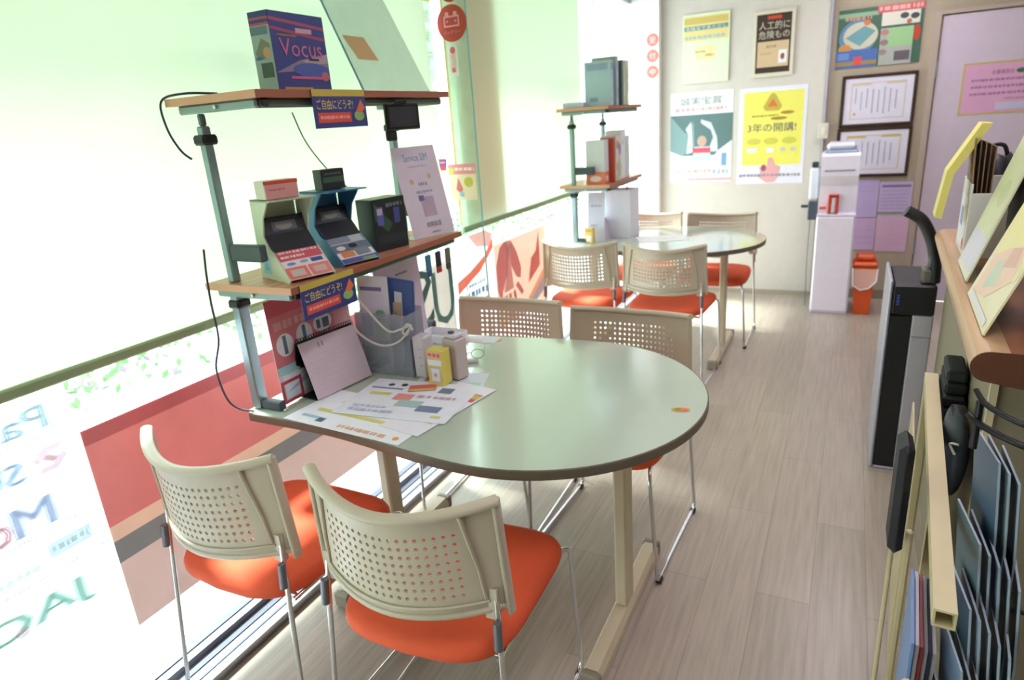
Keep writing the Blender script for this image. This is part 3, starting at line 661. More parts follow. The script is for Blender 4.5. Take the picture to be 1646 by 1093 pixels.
# calendar
cal = thing('desk_calendar', 'desk calendar with pale pages and a black easel on the near table', 'calendar', (-1.366, 1.325, T), -.13)
an = math.radians(17); V = Vector((-math.sin(an), 0, math.cos(an)))
MB().art((.0105, .0, .004), (0, 1, 0), V, .22, .175, [('t', '11', .30, .84, .38, .93, '4c4656')] + [('d', .08, .72-.1*i, .92, .725-.1*i, 'b8a4ae') for i in range(7)], 'd6c4d0', .003).build('calendar_page', cal)
MB().add([(.006, 0, 0), (.006, .22, 0), (-.050, .22, .175), (-.050, 0, .175), (.003, 0, 0), (.003, .22, 0), (-.053, .22, .175), (-.053, 0, .175)], [(0, 1, 2, 3), (7, 6, 5, 4), (0, 4, 5, 1), (2, 6, 7, 3)], BLK).box(-.09, 0, 0, .005, .22, .0022, BLK) \
    .prism([(-.090, 0), (-.086, 0), (-.052, .172), (-.056, .172)], 1, 0, .22, BLK).build('easel', cal)
mb = MB()
for k in range(22): mb.tube([(-.052+.006*math.cos(a), .006+k*.0099, .178+.006*math.sin(a)) for a in [2*PI*q/8 for q in range(8)]], .0011, BLK, 5, closed=True)
mb.build('binding_rings', cal)
# organiser
org = thing('file_organiser', 'clear plastic organiser holding brochures on the near table', 'organiser', (-1.388, 1.567, T))
cm = mat('a9aebb', .15, 0, 'milky')
MB().bbox(0, 0, 0, .205, .003, .205, cm, .001).build('front_panel', org)
MB().bbox(0, .0032, 0, .003, .085, .205, cm, .001).bbox(.202, .0032, 0, .205, .085, .205, cm, .001).bbox(0, .0852, 0, .205, .088, .215, cm, .001).bbox(.0032, .0032, 0, .2018, .085, .003, cm, .001).bbox(.135, .0034, .003, .138, .085, .2, cm, .001).build('tray_body', org)
mb = MB().art((0, 0, 0), (1, 0, 0), (0, .06, 1), .118, .315, [('r', .08, .85, .8, .89, '7870a8'), ('r', .08, .6, .86, .82, 'd6d2e4'), ('e', .7, .62, .16, .04, '7cb88c'), ('d', .55, .54, .85, .57, '5c6490'), ('r', .05, .38, .42, .58, 'a4a8d4'), ('r', .48, .36, .86, .55, 'b8c8a0'), ('r', .45, .28, .9, .33, '88bcd4'), ('r', .1, .1, .9, .26, '9cb4a8'), ('p', [(.2, .05), (.8, .2), (.9, .12), (.5, .03)], '6c8c9c')], 'dad6e0', .004)
solo('brochure', mb, 'tall printed brochure standing at the front of the clear organiser', 'brochure', (-1.380, 1.578, T+.004), group='brochures in the organiser')
mb = MB().bbox(0, 0, 0, .115, .012, .31, mat('3c5490', .5), .003).bbox(.045, -.003, .03, .075, -.0005, .27, mat('c8c4cc', .5), .001)
mb.bbox(.04, -.006, .17, .072, -.0032, .235, mat('b89c7c', .5), .002)
solo('file_folder', mb, 'blue file folder leaning inside the organiser', 'folder', (-1.325, 1.618, T+.004), (0, .10, 0))
mb = MB().art((0, 0, 0), (0, 1, 0), (-.05, 0, 1), .27, .31, [('d', .45, .80, .72, .83, '6c6480')], 'd6cbe0', .001)
solo('white_sheet', mb, 'pale lilac sheet standing behind the organiser under the shelf', 'paper', (-1.42, 1.745, T+.0005))
mb = MB().bbox(0, 0, 0, .045, .055, .135, mat('cfc8cf', .5), .005).art((.012, -.0004, 0), (1, 0, 0), (0, 0, 1), .03, .135, [('d', .4, .7, .8, .73, 'a898a4'), ('d', .4, .5, .8, .53, 'a898a4'), ('d', .4, .3, .8, .33, 'a898a4')])
solo('narrow_carton', mb, 'narrow pale upright carton at the right of the organiser', 'box', (-1.18, 1.575, T))
solo('looped_cord', MB().tube(catmull([(-1.41, 1.56, .93), (-1.36, 1.545, .865), (-1.28, 1.545, .83), (-1.21, 1.552, .845), (-1.16, 1.556, .90), (-1.20, 1.552, .885), (-1.25, 1.551, .88), (-1.33, 1.552, .955), (-1.385, 1.56, 1.01)]), .0035, mat('ddd8cc', .5), 6)
     .tube(catmull([(-1.16, 1.556, .90), (-1.175, 1.55, .87), (-1.19, 1.552, .88), (-1.17, 1.553, .905), (-1.155, 1.556, .885)]), .004, mat('c8c4bc', .5), 6), 'white cord looped across the front of the organiser', 'cord')
mb = MB().bbox(0, 0, 0, .056, .045, .112, mat('e0cf62', .5), .002).art((0, -.0004, 0), (1, 0, 0), (0, 0, 1), .056, .112, [('r', .05, .78, .95, .95, 'e8b4a0'), ('d', .1, .82, .9, .92, 'd86858'), ('r', .05, .58, .95, .74, 'eeeaf4'), ('r', .18, .1, .82, .52, 'e4e0ee'), ('o', .18, .1, .82, .52, 'b8b4d4', .05), ('e', .5, .31, .12, .06, 'e8a46c')])
solo('yellow_carton', mb, 'small yellow printed carton on the papers of the near table', 'box', (-1.097, 1.530, T+.0035), (0, 0, -.03))
mb = MB().bbox(0, 0, 0, .06, .05, .13, mat('c8b8b4', .5), .004).bbox(.008, .004, .13, .052, .046, .145, mat('d8d4e0', .4), .004).bbox(.02, .01, .145, .036, .026, .152, mat('50505c', .4), .002)
solo('pump_box', mb, 'pale tissue-sized box with a lilac lid behind the yellow carton', 'box', (-1.080, 1.592, T+.0035), (0, 0, -.2))
# spectacles
gl = MB(); gm = mat('8fa48c', .25, .6)
for dx in (-.028, .028): gl.tube([(dx+.021*math.cos(a), .0, .030+.016*math.sin(a)) for a in [2*PI*k/20 for k in range(20)]], .0012, gm, 6, closed=True)
gl.tube([(-.007, 0, .033), (0, 0, .037), (.007, 0, .033)], .0012, gm, 6); gl.tube(catmull([(-.049, 0, .033), (-.05, .06, .034), (-.046, .13, .012)]), .0014, gm, 6); gl.tube(catmull([(.049, 0, .033), (.05, .06, .034), (.046, .13, .012)]), .0014, gm, 6)
gl.bbox(-.03, -.008, 0, .03, .012, .014, mat('d8d8dc', .3), .003)
solo('reading_glasses', gl, 'wire-rimmed reading glasses resting beyond the yellow carton', 'glasses', (-1.075, 1.74, T), (0, 0, .45))
solo('white_tray', MB().bbox(0, 0, 0, .16, .10, .004, mat('eceef4', .4), .002).bbox(0, 0, .0042, .16, .004, .03, mat('eceef4', .4), .002).bbox(0, .096, .0042, .16, .10, .03, mat('eceef4', .4), .002).bbox(.156, .0042, .0042, .16, .0958, .03, mat('eceef4', .4), .002).bbox(0, .0042, .0042, .004, .0958, .03, mat('eceef4', .4), .002),
     'white shallow tray at the far window end of the near table', 'tray', (-1.38, 1.88, T))
# papers spread on the table
def paper(x, y, w_, h_, rz, z, its, label, c='e8ecfa'):
    solo('leaflet', MB().art((-w_/2, -h_/2, 0), (1, 0, 0), (0, 1, 0), w_, h_, its, c, .0005), label, 'leaflet', (x, y, z), (0, 0, rz), group='leaflets spread on the near table')
yl = 'd8d07a'
paper(-1.155, 1.290, .42, .22, -.075, T+.0010, [('r', .12, .36, .95, .44, yl), ('r', .2, .66, .6, .73, 'e0dc8c'), ('r', .08, .16, .3, .22, 'a4c4d4'), ('r', .24, .10, .3, .2, '5c6c88'), ('d', .45, .07, .85, .15, 'e0b090'), ('e', .93, .12, .02, .04, 'e8a050'), ('d', .3, .8, .8, .86, 'c8cce0')], 'white leaflet with long yellow highlight line at the front edge of the table', 'eef1fc')
paper(-1.095, 1.415, .36, .26, .10, T+.0034, [('r', .05, .72, .35, .76, '8c88b4'), ('e', .2, .84, .03, .04, '3c3c44'), ('e', .32, .86, .03, .04, '3c3c44'), ('r', .1, .55, .3, .62, yl), ('r', .36, .45, .52, .62, 'e49490'), ('r', .44, .3, .66, .46, 'a8c4c4'), ('r', .68, .72, .8, .86, '6c7c98'), ('r', .66, .22, .86, .36, '7888a8'), ('d', .55, .55, .9, .62, 'c8a8bc'), ('r', .84, .1, .92, .15, yl), ('d', .1, .2, .4, .26, 'c8cce0'), ('d', .1, .1, .5, .16, 'bfc6dc')],
      'white leaflet with coloured picture blocks on top of the spread papers', 'e8ebf8')
paper(-.975, 1.40, .14, .34, -.16, T+.0022, [('r', .5, .68, .95, .84, 'd85c58'), ('r', .7, .74, .95, .82, 'd0b84c'), ('r', .3, .48, .5, .54, 'd8606c'), ('d', .2, .2, .9, .24, 'd8b0c0')], 'white leaflet with a red logo sticking out at the right of the papers', 'ebe9f6')
paper(-1.045, 1.565, .22, .16, .30, T+.0004, [('r', .45, .1, .95, .5, '9fd0c0'), ('p', [(.2, .05), (.5, .3), (.4, .4), (.1, .2)], '6ea48c'), ('r', .1, .6, .5, .85, 'd4606c')], 'leaflet with a teal corner under the yellow carton', 'd4dce8')
paper(-1.06, 1.50, .085, .05, .25, T+.0046, [('r', .1, .1, .9, .9, 'dd6c64'), ('r', .1, .1, .9, .3, yl)], 'small red and yellow card in front of the yellow carton', 'd88')if False else paper(-1.10, 1.497, .085, .05, .45, T+.0052, [('r', .05, .1, .95, .9, 'dd6c64'), ('r', .05, .1, .95, .35, 'd8c468')], 'small red and yellow card in front of the yellow carton', 'dd8880')
paper(-1.16, 1.965, .14, .07, .1, T+.0006, [('r', .1, .1, .6, .5, 'e8c8c8')], 'pale slip of paper at the far edge of the near table', 'd8dce4')
for x, y, lb in ((-1.10, 1.972, 'small orange oval sticker at the far edge of the near table'), (-.345, 1.585, 'small orange and green oval sticker at the round end of the near table')):
    mb = MB().art((-.026, -.016, 0), (1, 0, 0), (0, 1, 0), .052, .032, [('e', .5, .5, .48, .48, 'd8a84c'), ('e', .38, .5, .22, .3, '8c8c3c'), ('e', .66, .42, .2, .3, 'e86c50')], None)
    solo('oval_sticker', mb, lb, 'sticker', (x, y, .7203), (0, 0, .3), group='oval stickers on the near table')

# ================================================================ far rack contents
M2 = .7205+.355+.0006; T2 = .7205+.80+.0006
def book(x, y, z, d, w_, h_, c, label, group, its=None, name='book', cat='book', rz=0):
    mb = MB().bbox(0, 0, 0, d, w_, h_, mat(c, .5), .002)
    if its: mb.art((d+.0003, 0, 0), (0, 1, 0), (0, 0, 1), w_, h_, its)
    if its: mb.art((0, -.0003, 0), (1, 0, 0), (0, 0, 1), d, h_, its)
    solo(name, mb, label, cat, (x, y, z), (0, 0, rz), group)
G = 'books on the top shelf of the far rack'
book(-1.430, 3.88, T2, .16, .05, .245, 'b8d4de', 'pale blue file at the near end of the far rack top shelf', G, [('r', .1, .8, .9, .95, '9cb0cc'), ('r', .2, .1, .5, .2, '8cacc4')])
book(-1.410, 3.955, T2, .15, .045, .27, 'a6bac8', 'grey-blue book with a yellow tab, second on the far top shelf', G, [('r', .2, .85, .8, .95, 'd4c060'), ('r', .1, .4, .9, .7, 'b4c4d4'), ('r', .2, .15, .8, .35, '94aca4')])
book(-1.420, 4.03, T2, .17, .022, .25, '56636c', 'dark grey slim book, third on the far top shelf', G)
book(-1.420, 4.065, T2, .17, .04, .25, 'b4c8a8', 'pale green book, fourth on the far top shelf', G, [('r', .1, .2, .9, .5, 'c8d4b8')])
book(-1.420, 4.16, T2, .16, .045, .255, 'd8dcd0', 'off-white file with yellow print, fifth on the far top shelf', G, [('r', .3, .6, .9, .85, 'c8c878'), ('r', .3, .3, .9, .5, 'b8c8b0')])
book(-1.550, 3.825, T2, .13, .05, .03, 'cfd0e4', 'flat lilac box lying on the far top shelf', None, None, 'flat_box', 'box')
G = 'boxes on the middle shelf of the far rack'
book(-1.430, 3.86, M2, .12, .075, .255, 'd8dce0', 'white box with orange base at near end of far middle shelf', G, [('r', 0, 0, 1, .28, 'e48060'), ('e', .5, .12, .3, .07, 'f0d8d0')], 'product_box', 'box')
book(-1.370, 3.95, M2, .09, .02, .26, 'c04a34', 'slim red box, second on the far middle shelf', G, None, 'product_box', 'box')
book(-1.380, 3.98, M2, .10, .12, .27, 'd4ccc8', 'box with colourful printed front on the far middle shelf', G, [('r', .05, .05, .95, .95, 'd8ccc8'), ('e', .3, .8, .2, .1, 'b07868'), ('e', .65, .7, .2, .14, '8878a8'), ('p', [(.2, .1), (.5, .6), (.9, .3), (.8, .1)], '9cb894'), ('p', [(.1, .3), (.4, .5), (.3, .2)], 'd8746c'), ('r', .1, .05, .6, .12, 'ccc070')], 'product_box', 'box')
book(-1.390, 4.12, M2, .10, .10, .30, 'dcdde4', 'tall white box, fourth on the far middle shelf', G, [('r', .3, .7, .5, .8, '9cc4cc')], 'product_box', 'box')
book(-1.390, 4.24, M2, .10, .06, .26, 'd4dcdc', 'white box with green print at the far end of the far middle shelf', G, [('r', .6, .2, .9, .8, '8cb8a4')], 'product_box', 'box')
G = None
TT = .7205
solo('leaning_sheet', MB().art((0, 0, 0), (1, 0, 0), (0, .12, 1), .11, .30, [('d', .2, .7, .8, .74, '9c90b4'), ('d', .2, .3, .6, .34, '90a4cc')], 'cfd0e6', .001), 'pale lilac sheet leaning behind the near post of the far rack', 'paper', (-1.450, 3.90, TT+.001))
mb = MB().bbox(0, 0, 0, .17, .004, .30, mat('d9d6e2', .4), .001).bbox(0, .0042, 0, .004, .14, .30, mat('d9d6e2', .4), .001).bbox(.166, .0042, 0, .17, .14, .30, mat('d9d6e2', .4), .001).bbox(.004, .136, 0, .166, .14, .30, mat('e4e2ea', .4), .001)
solo('magazine_file', mb, 'white magazine file standing under the far rack', 'magazine file', (-1.370, 4.03, TT), (0, 0, -.1))
solo('red_pen', MB().tube([(0, 0, 0), (.004, 0, .15)], .006, mat('c04878', .4), 8), 'dark pink pen standing in the white magazine file under the far rack', 'pen', (-1.240, 4.06, TT+.165), (0, 0, 0))
cal2 = thing('desk_calendar', 'small white desk calendar under the far rack', 'calendar', (-1.355, 3.925, TT), -.2)
MB().prism([(0, 0), (.002, 0), (-.035, .13), (-.037, .13)], 1, 0, .10, mat('d6ccd8', .5)).build('calendar_page', cal2)
MB().prism([(-.08, 0), (-.004, 0), (-.040, .13), (-.044, .13)], 1, .002, .098, mat('7c8aa8', .5)).build('easel', cal2)
solo('yellow_carton', MB().bbox(0, 0, 0, .055, .045, .095, mat('dcc078', .5), .002).art((0, -.0004, 0), (1, 0, 0), (0, 0, 1), .055, .095, [('r', .1, .72, .9, .92, 'd4a04c'), ('r', .2, .1, .8, .5, 'eee4d8')]), 'small yellow carton at the window end of the far table', 'box', (-1.440, 3.82, TT))
solo('leaflet', MB().art((0, 0, 0), (1, 0, 0), (0, 1, 0), .30, .21, [('d', .2, .4, .8, .5, 'd8d8e0')], 'f2f2f4', .0006), 'plain white sheet lying on the far table', 'leaflet', (-1.10, 3.86, TT+.0008), (0, 0, .4))

# ================================================================ back wall
def wall_sheet(name, x0, x1, z0, z1, its, base, label, cat, thick=.002, off=.0012, group=None, rough=.5):
    return solo(name, MB().art((0, 0, 0), (1, 0, 0), (0, 0, 1), x1-x0, z1-z0, its, base, thick, '', rough), label, cat, (x0, YB-off-.001, z0), group=group)
wall_sheet('poster', -1.222, -.878, 1.655, 2.140, [('r', .03, .62, .97, .97, 'e2d28c'), ('r', .03, .86, .97, .95, 'cfb868'), ('r', .03, .77, .97, .83, '6f8c88'), ('t', '合格まであと少し', .06, .775, .94, .825, 'd8ecec'), ('d', .05, .64, .92, .69, '9cc0bc'), ('r', .3, .34, .72, .54, 'e8dca4'), ('d', .28, .44, .5, .47, 'a8a070'), ('d', .5, .38, .68, .42, 'c0a060')], 'dcebc8', 'pale green and yellow framed poster at the top left of the back wall', 'poster', .015, .0155)
wall_sheet('poster', -.71, -.428, 1.655, 2.100, [('r', .08, .06, .92, .95, '3a2a20'), ('t', '人工的に', .14, .72, .88, .84, 'cfc4b0'), ('t', '危険もの', .14, .58, .88, .70, 'cfc4b0'), ('r', .34, .87, .68, .92, 'c84428'), ('r', .12, .15, .88, .54, 'd2b690'), ('r', .64, .20, .84, .40, 'e4e8ec'), ('e', .74, .30, .05, .05, '9c4c34'), ('d', .34, .44, .6, .48, 'a08c64'), ('d', .2, .34, .5, .37, 'b8a078')],
           'd8d2bc', 'black and tan poster with white lettering at the top of the back wall', 'poster', .015, .0155)
wall_sheet('poster', -1.315, -.835, .905, 1.592, [('t', '誠実宝賞', .16, .86, .82, .945, '5c6468'), ('d', .08, .79, .90, .83, 'f0a8ac'), ('r', 0, .30, 1, .755, '5f7c7c'), ('p', [(0, .3), (0, .75), (.25, .55), (.38, .68), (.4, .4), (.2, .3)], '84a4a4'), ('p', [(.27, .32), (.30, .54), (.25, .6), (.34, .68), (.36, .5), (.37, .34)], 'd8e0e8'), ('p', [(.62, .34), (.70, .5), (.66, .58), (.5, .66), (.5, .70), (.66, .66), (.76, .5), (.78, .34)], 'd4dce8'),
           ('p', [(.0, .18), (.0, .36), (.2, .3), (.35, .22), (.6, .20), (.8, .36), (1, .46), (1, .18)], 'e6eaf0'), ('e', .52, .46, .075, .06, 'c8a898'), ('p', [(.36, .24), (.40, .40), (.64, .40), (.68, .24)], 'c4ccd8'), ('r', .38, .33, .66, .385, 'dc5460'), ('r', .84, .18, .92, .32, '7ca4c8'), ('d', .05, .10, .28, .14, 'c8c8cc'), ('d', .3, .10, .68, .145, 'f0b8a8'), ('d', .7, .08, .95, .14, 'b8bcc4'), ('r', .3, .015, 1, .045, 'f0b0b4')],
           'eef2f0', 'poster with a dark photograph of people, white margins, lower left on the back wall', 'poster')
wall_sheet('poster', -.79, -.312, .878, 1.585, [('r', .07, .20, .95, .955, 'ece66a'), ('p', [(.36, .80), (.46, .92), (.50, .94), (.54, .92), (.64, .80), (.6, .76), (.4, .76)], 'c4ac48'), ('p', [(.42, .80), (.5, .88), (.58, .80)], 'd07838'), ('d', .2, .70, .6, .72, 'a89c40'), ('e', .72, .735, .10, .016, 'a8883c'), ('e', .6, .68, .12, .016, 'a8883c'),
           ('t', '3年の開講!', .14, .545, .86, .635, '3a406c'), ('e', .24, .45, .11, .035, 'd2cc58'), ('e', .5, .45, .11, .035, 'd2cc58'), ('e', .77, .45, .11, .035, 'd2cc58'), ('r', .14, .335, .30, .385, 'dcdfe0'), ('r', .44, .33, .55, .38, 'e8ecec'), ('e', .68, .36, .04, .022, 'c8c8cc'), ('e', .83, .36, .04, .022, 'c8c8cc'),
           ('p', [(.34, .18), (.36, .14), (.36, .06), (.46, .015), (.58, .02), (.64, .10), (.66, .18), (.58, .20), (.53, .28), (.47, .27), (.46, .19)], 'e6acac'), ('e', .41, .17, .04, .035, '9c5c64'), ('d', .04, .075, .96, .105, '9c96a4')],
           'e6e6f0', 'bright yellow poster with white border on the back wall', 'poster')
wall_sheet('baseball_poster', -.148, .362, 1.665, 2.04, [('r', .0, .86, .48, .93, '8cb090'), ('r', .46, .88, 1, 1, 'cc5c5c'), ('d', .48, .90, .98, .98, 'e8a8a4'), ('e', .25, .52, .23, .30, '5c88ac'), ('e', .28, .54, .21, .23, 'c8c4ac'), ('p', [(.10, .52), (.32, .70), (.46, .60), (.28, .36)], '6c9ca4'), ('d', .08, .80, .4, .86, 'c88c74'), ('e', .35, .75, .04, .05, 'd87840'), ('e', .10, .33, .08, .08, 'c88c40'),
           ('r', .0, .0, .5, .30, '4c6cac'), ('r', .02, .14, .16, .26, '6c88c4'), ('r', .0, .04, .5, .11, '9c8450'), ('r', .22, .04, .32, .18, 'd85048'), ('r', .52, .66, .96, .88, 'd8d8c8'), ('e', .78, .80, .05, .05, '3c444c'), ('e', .90, .78, .05, .05, '3c444c'), ('e', .84, .70, .03, .04, 'c06848'), ('r', .52, .0, .9, .62, 'a8aca4'), ('r', .60, .30, .9, .62, '98c48c'), ('e', .57, .55, .05, .05, 'b87c7c'), ('e', .57, .38, .05, .05, '8c7870'), ('e', .56, .22, .05, .05, '908478'), ('e', .94, .5, .04, .13, 'c04028'), ('r', .70, .06, .88, .22, '625c60')],
           '3f6450', 'green and blue illustrated sports poster above the framed certificates', 'poster', rough=.35)
def cert(x0, x1, z0, z1, label, c2):
    t = thing('framed_certificate', label, 'certificate', (x0, YB-.022, z0), 0, 'framed certificates on the back wall'); w_ = x1-x0; h_ = z1-z0; b = .022; fm = mat('3a2218', .35)
    MB().bbox(0, 0, 0, w_, .0205, b, fm, .004).bbox(0, 0, h_-b, w_, .0205, h_, fm, .004).bbox(0, 0.0005, b, b, .0205, h_-b, fm, .004).bbox(w_-b, 0.0005, b, w_, .0205, h_-b, fm, .004).build('frame', t)
    its = [('o', .10, .10, .90, .90, c2, .012), ('o', .125, .14, .875, .86, 'd8d0d8', .004), ('p', [(.12, .84), (.4, .84), (.36, .90), (.1, .9)], c2), ('p', [(.6, .84), (.88, .84), (.9, .9), (.64, .9)], c2), ('r', .1, .1, .9, .115, 'd4b8b0')]
    its += [('v', .16+.085*i, [.45, .3, .35, .22, .25, .2, .24, .3][i], .18+.085*i, [.78, .7, .76, .74, .72, .78, .74, .7][i], 'a9a8b4') for i in range(8)] + [('e', .17, .22, .02, .03, 'e09c8c')]
    MB().art((b, .008, b), (1, 0, 0), (0, 0, 1), w_-2*b, h_-2*b, its, 'dcd8e6', .002).build('certificate_sheet', t)
cert(-.093, .370, 1.262, 1.612, 'dark-framed certificate with thin border, upper of the two frames', 'ccbca4')
cert(-.098, .372, .912, 1.256, 'dark-framed certificate with gold corners, lower frame behind the water dispenser', 'c4ac6c')
lil = 'c4b0d4'
ln = lambda n, y0, y1, c: [('d', .08, y0+(y1-y0)*i/n, .92, y0+(y1-y0)*i/n+.03, c) for i in range(n)]
wall_sheet('paper_notice', .06, .205, .618, .888, ln(2, .7, .9, 'b09cc4'), 'b9a6cf', 'plain lilac sheet on the wall right beside the water dispenser', 'notice', group='lilac notices low on the back wall')
wall_sheet('paper_notice', .212, .418, .656, .872, [('r', .06, .82, .94, .90, '7c6c98')] + ln(6, .1, .8, '9c88b8') + [('r', .5, .1, .52, .8, lil)], 'c0aed4', 'lilac printed notice with a dark heading, right of the plain lilac sheet', 'notice', group='lilac notices low on the back wall')
wall_sheet('paper_notice', .062, .208, .374, .612, ln(3, .2, .8, 'b494bc'), 'c4a4c8', 'pinkish lilac sheet above the orange bin', 'notice', group='lilac notices low on the back wall')
wall_sheet('paper_notice', .214, .418, .366, .640, [('r', 0, .96, 1, 1, '9cb0c0')] + ln(5, .2, .85, 'd4a4c0'), 'd4aecb', 'pink sheet lowest on the right, below the lilac printed notice', 'notice', group='lilac notices low on the back wall')
solo('door_notice', MB().art((0, 0, 0), (1, 0, 0), (0, 0, 1), .45, .325, [('o', 0, 0, 1, 1, 'c6b070', .028), ('t', 'お客様各位', .36, .76, .62, .84, '6c4c64'), ('e', .70, .80, .06, .045, '3c6c50'), ('d', .12, .63, .88, .68, 'a4749c'), ('d', .12, .50, .88, .55, 'a4749c'), ('d', .12, .37, .88, .42, 'a4749c'), ('d', .55, .27, .8, .30, 'b088a8'), ('r', .45, .08, .9, .22, 'c8c4dc')], 'dca6c8', .002),
     'pink notice with a gold border fixed to the door', 'notice', (.622, YB-.0195, 1.30))
# conduit and switch
cd = thing('wall_conduit', 'grey vertical conduit pipe between the two wall sections', 'conduit', (-.19, YB-.02, 0))
MB().cyl((0, 0, 1.0), (0, 0, 2.49), .009, mat('a8a4b4', .4)).build('pipe', cd)
MB().cyl((0.002, .006, .04), (0.002, .006, 1.0), .005, mat('5c5c60', .5)).build('cable_run', cd)
for z in (1.45, 2.0): MB().bbox(-.016, -.003, z, .016, .019, z+.015, mat('9c98a4', .4)).build('clip', cd)
solo('wall_switch', MB().bbox(0, 0, 0, .068, .018, .11, mat('d6cfc0', .5), .004).bbox(.02, -.003, .03, .048, -.0002, .08, mat('e4dece', .4), .002), 'cream switch box on the conduit above the water dispenser', 'switch', (-.226, YB-.050, 1.195))
# bottle holder clipped to the left side of the water dispenser
sg = thing('side_bottle_holder', 'slim white bottle in a dark holder on the left side of the water dispenser', 'bottle holder', (-.212, 5.16, .66))
MB().bbox(-.03, -.03, .14, .03, .03, .36, mat('dfe4ea', .4), .012).build('bottle', sg)
MB().bbox(-.022, -.022, .3605, .022, .022, .40, mat('2c3440', .4), .006).build('cap', sg)
MB().bbox(-.028, -.035, 0, .0335, .03, .13, mat('4a525e', .45), .006).bbox(-.075, -.02, .085, -.029, .0, .105, mat('3c444e', .45), .003).build('holder', sg)
MB().tube([(-.01, .0, .001), (-.012, .0, -.3), (-.005, .05, -.655)], .003, mat('5c6470', .4), 6).build('hanging_cable', sg)

# ================================================================ water dispenser and bin
wd = thing('water_dispenser', 'tall white water dispenser with a red tap standing against the back wall', 'water dispenser', (-.178, 5.03, 0))
W = mat('f2ecfc', .3); W2 = mat('e6e0f2', .3)
MB().bbox(0, 0, .015, .245, .30, .70, W, .012).build('cabinet', wd)
MB().bbox(.004, .012, 0, .241, .29, .0145, W2).build('plinth', wd)
MB().prism([(.03, .70), (.05, .72), (.05, .90), (.012, .97), (.012, 1.10), (.03, 1.118), (.29, 1.118), (.29, .70)], 0, .004, .241, W).bbox(.03, .0085, 1.0, .215, .0115, 1.012, mat('a8a4bc', .4), .001).build('upper_cabinet', wd)
MB().bbox(.0, .002, .7005, .245, .03, .712, W2, .002).build('drip_ledge', wd)
MB().bbox(.065, .015, .715, .085, .049, .835, mat('d0452c', .4), .005).bbox(.112, .015, .715, .132, .049, .835, mat('d0452c', .4), .005).bbox(.0855, .02, .722, .1115, .0495, .825, mat('e8e4f0', .3), .004).bbox(.065, .012, .8355, .132, .0495, .847, mat('d0452c', .4), .004).build('tap', wd)
MB().bbox(.012, .03, .745, .055, .0495, .762, mat('d8604c', .4), .003).build('lever', wd)
MB().bbox(.02, .05, 1.118, .225, .28, 1.135, mat('9fb4d0', .3), .006).bbox(.03, .06, 1.136, .215, .27, 1.185, mat('e4e4f0', .3), .02).build('top_cover', wd)
bn = thing('waste_bin', 'orange bin with a hinged lid and white liner beside the water dispenser', 'bin', (.155, 5.13, 0)); OB = mat('e05a24', .45)
vs = []; fs = []; pr = [(0, .05, .06), (.32, .068, .085), (.335, .075, .092), (.345, .075, .092)]
for z, a, b in pr: vs += [(-a, -b, z), (a, -b, z), (a, b, z), (-a, b, z)]
for i in range(3): fs += [(i*4+k, i*4+(k+1) % 4, i*4+4+(k+1) % 4, i*4+4+k) for k in range(4)]
MB().add(vs, fs+[(3, 2, 1, 0)], OB).build('bin_body', bn)
MB().bbox(-.078, -.095, .3455, .078, .095, .38, OB, .012).bbox(-.06, -.05, .3802, .06, .08, .425, OB, .015).build('bin_lid', bn)
MB().add([(-.072, -.094, .335), (.076, -.094, .335), (.074, -.0935, .24), (.03, -.0915, .20), (-.02, -.0905, .19), (-.066, -.0915, .22)], [(0, 5, 4, 3, 2, 1)], mat('e8b4a8', .5)) \
    .tube([(-.074, -.097, .34), (-.068, -.097, .22), (-.02, -.095, .185), (.035, -.096, .20), (.077, -.098, .25), (.079, -.098, .34)], .005, mat('eae4ee', .4), 6).build('liner', bn)

# ================================================================ counter on the right
ct = thing('service_counter', 'wood-topped beige counter with a rounded front edge on the right', 'counter', (.235, 1.415, 0), -.045)
# local: +Y along, +X away from the aisle
CT = wood_mat('counter_wood', '8a5238', 'a66a48', .3, 1.5, 25); CE = wood_mat('counter_edge', 'b08c66', 'cba67e', .35, 1.5, 25)
prof = []
for k in range(0, 13):
    a = PI/2+PI*k/12; prof.append((.030+.030*math.cos(a), .970+.030*math.sin(a)))
edge_p = prof + [(.06, .94), (.06, 1.0)]
MB().prism([(.0605, .948), (.70, .948), (.70, 1.0), (.0605, 1.0)], 1, 0, 1.36, CT).build('worktop', ct)
MB().prism(prof + [(.0603, .94), (.0603, 1.0)], 1, .0, 1.36, CE, False).build('front_edge', ct)
MB().prism(prof + [(.10, .93), (.14, .948), (.7, .948), (.7, 1.0)], 1, -.004, -.0003, mat('5a3622', .4)).build('end_cap', ct)
bd = mat('8d836c', .6)
MB().box(.055, .06, .0, .68, 1.35, .9395, bd).build('counter_body', ct)
MB().box(.045, .045, .0, .058, .0598, .9295, mat('cdbf9c', .5)).build('corner_strip', ct)
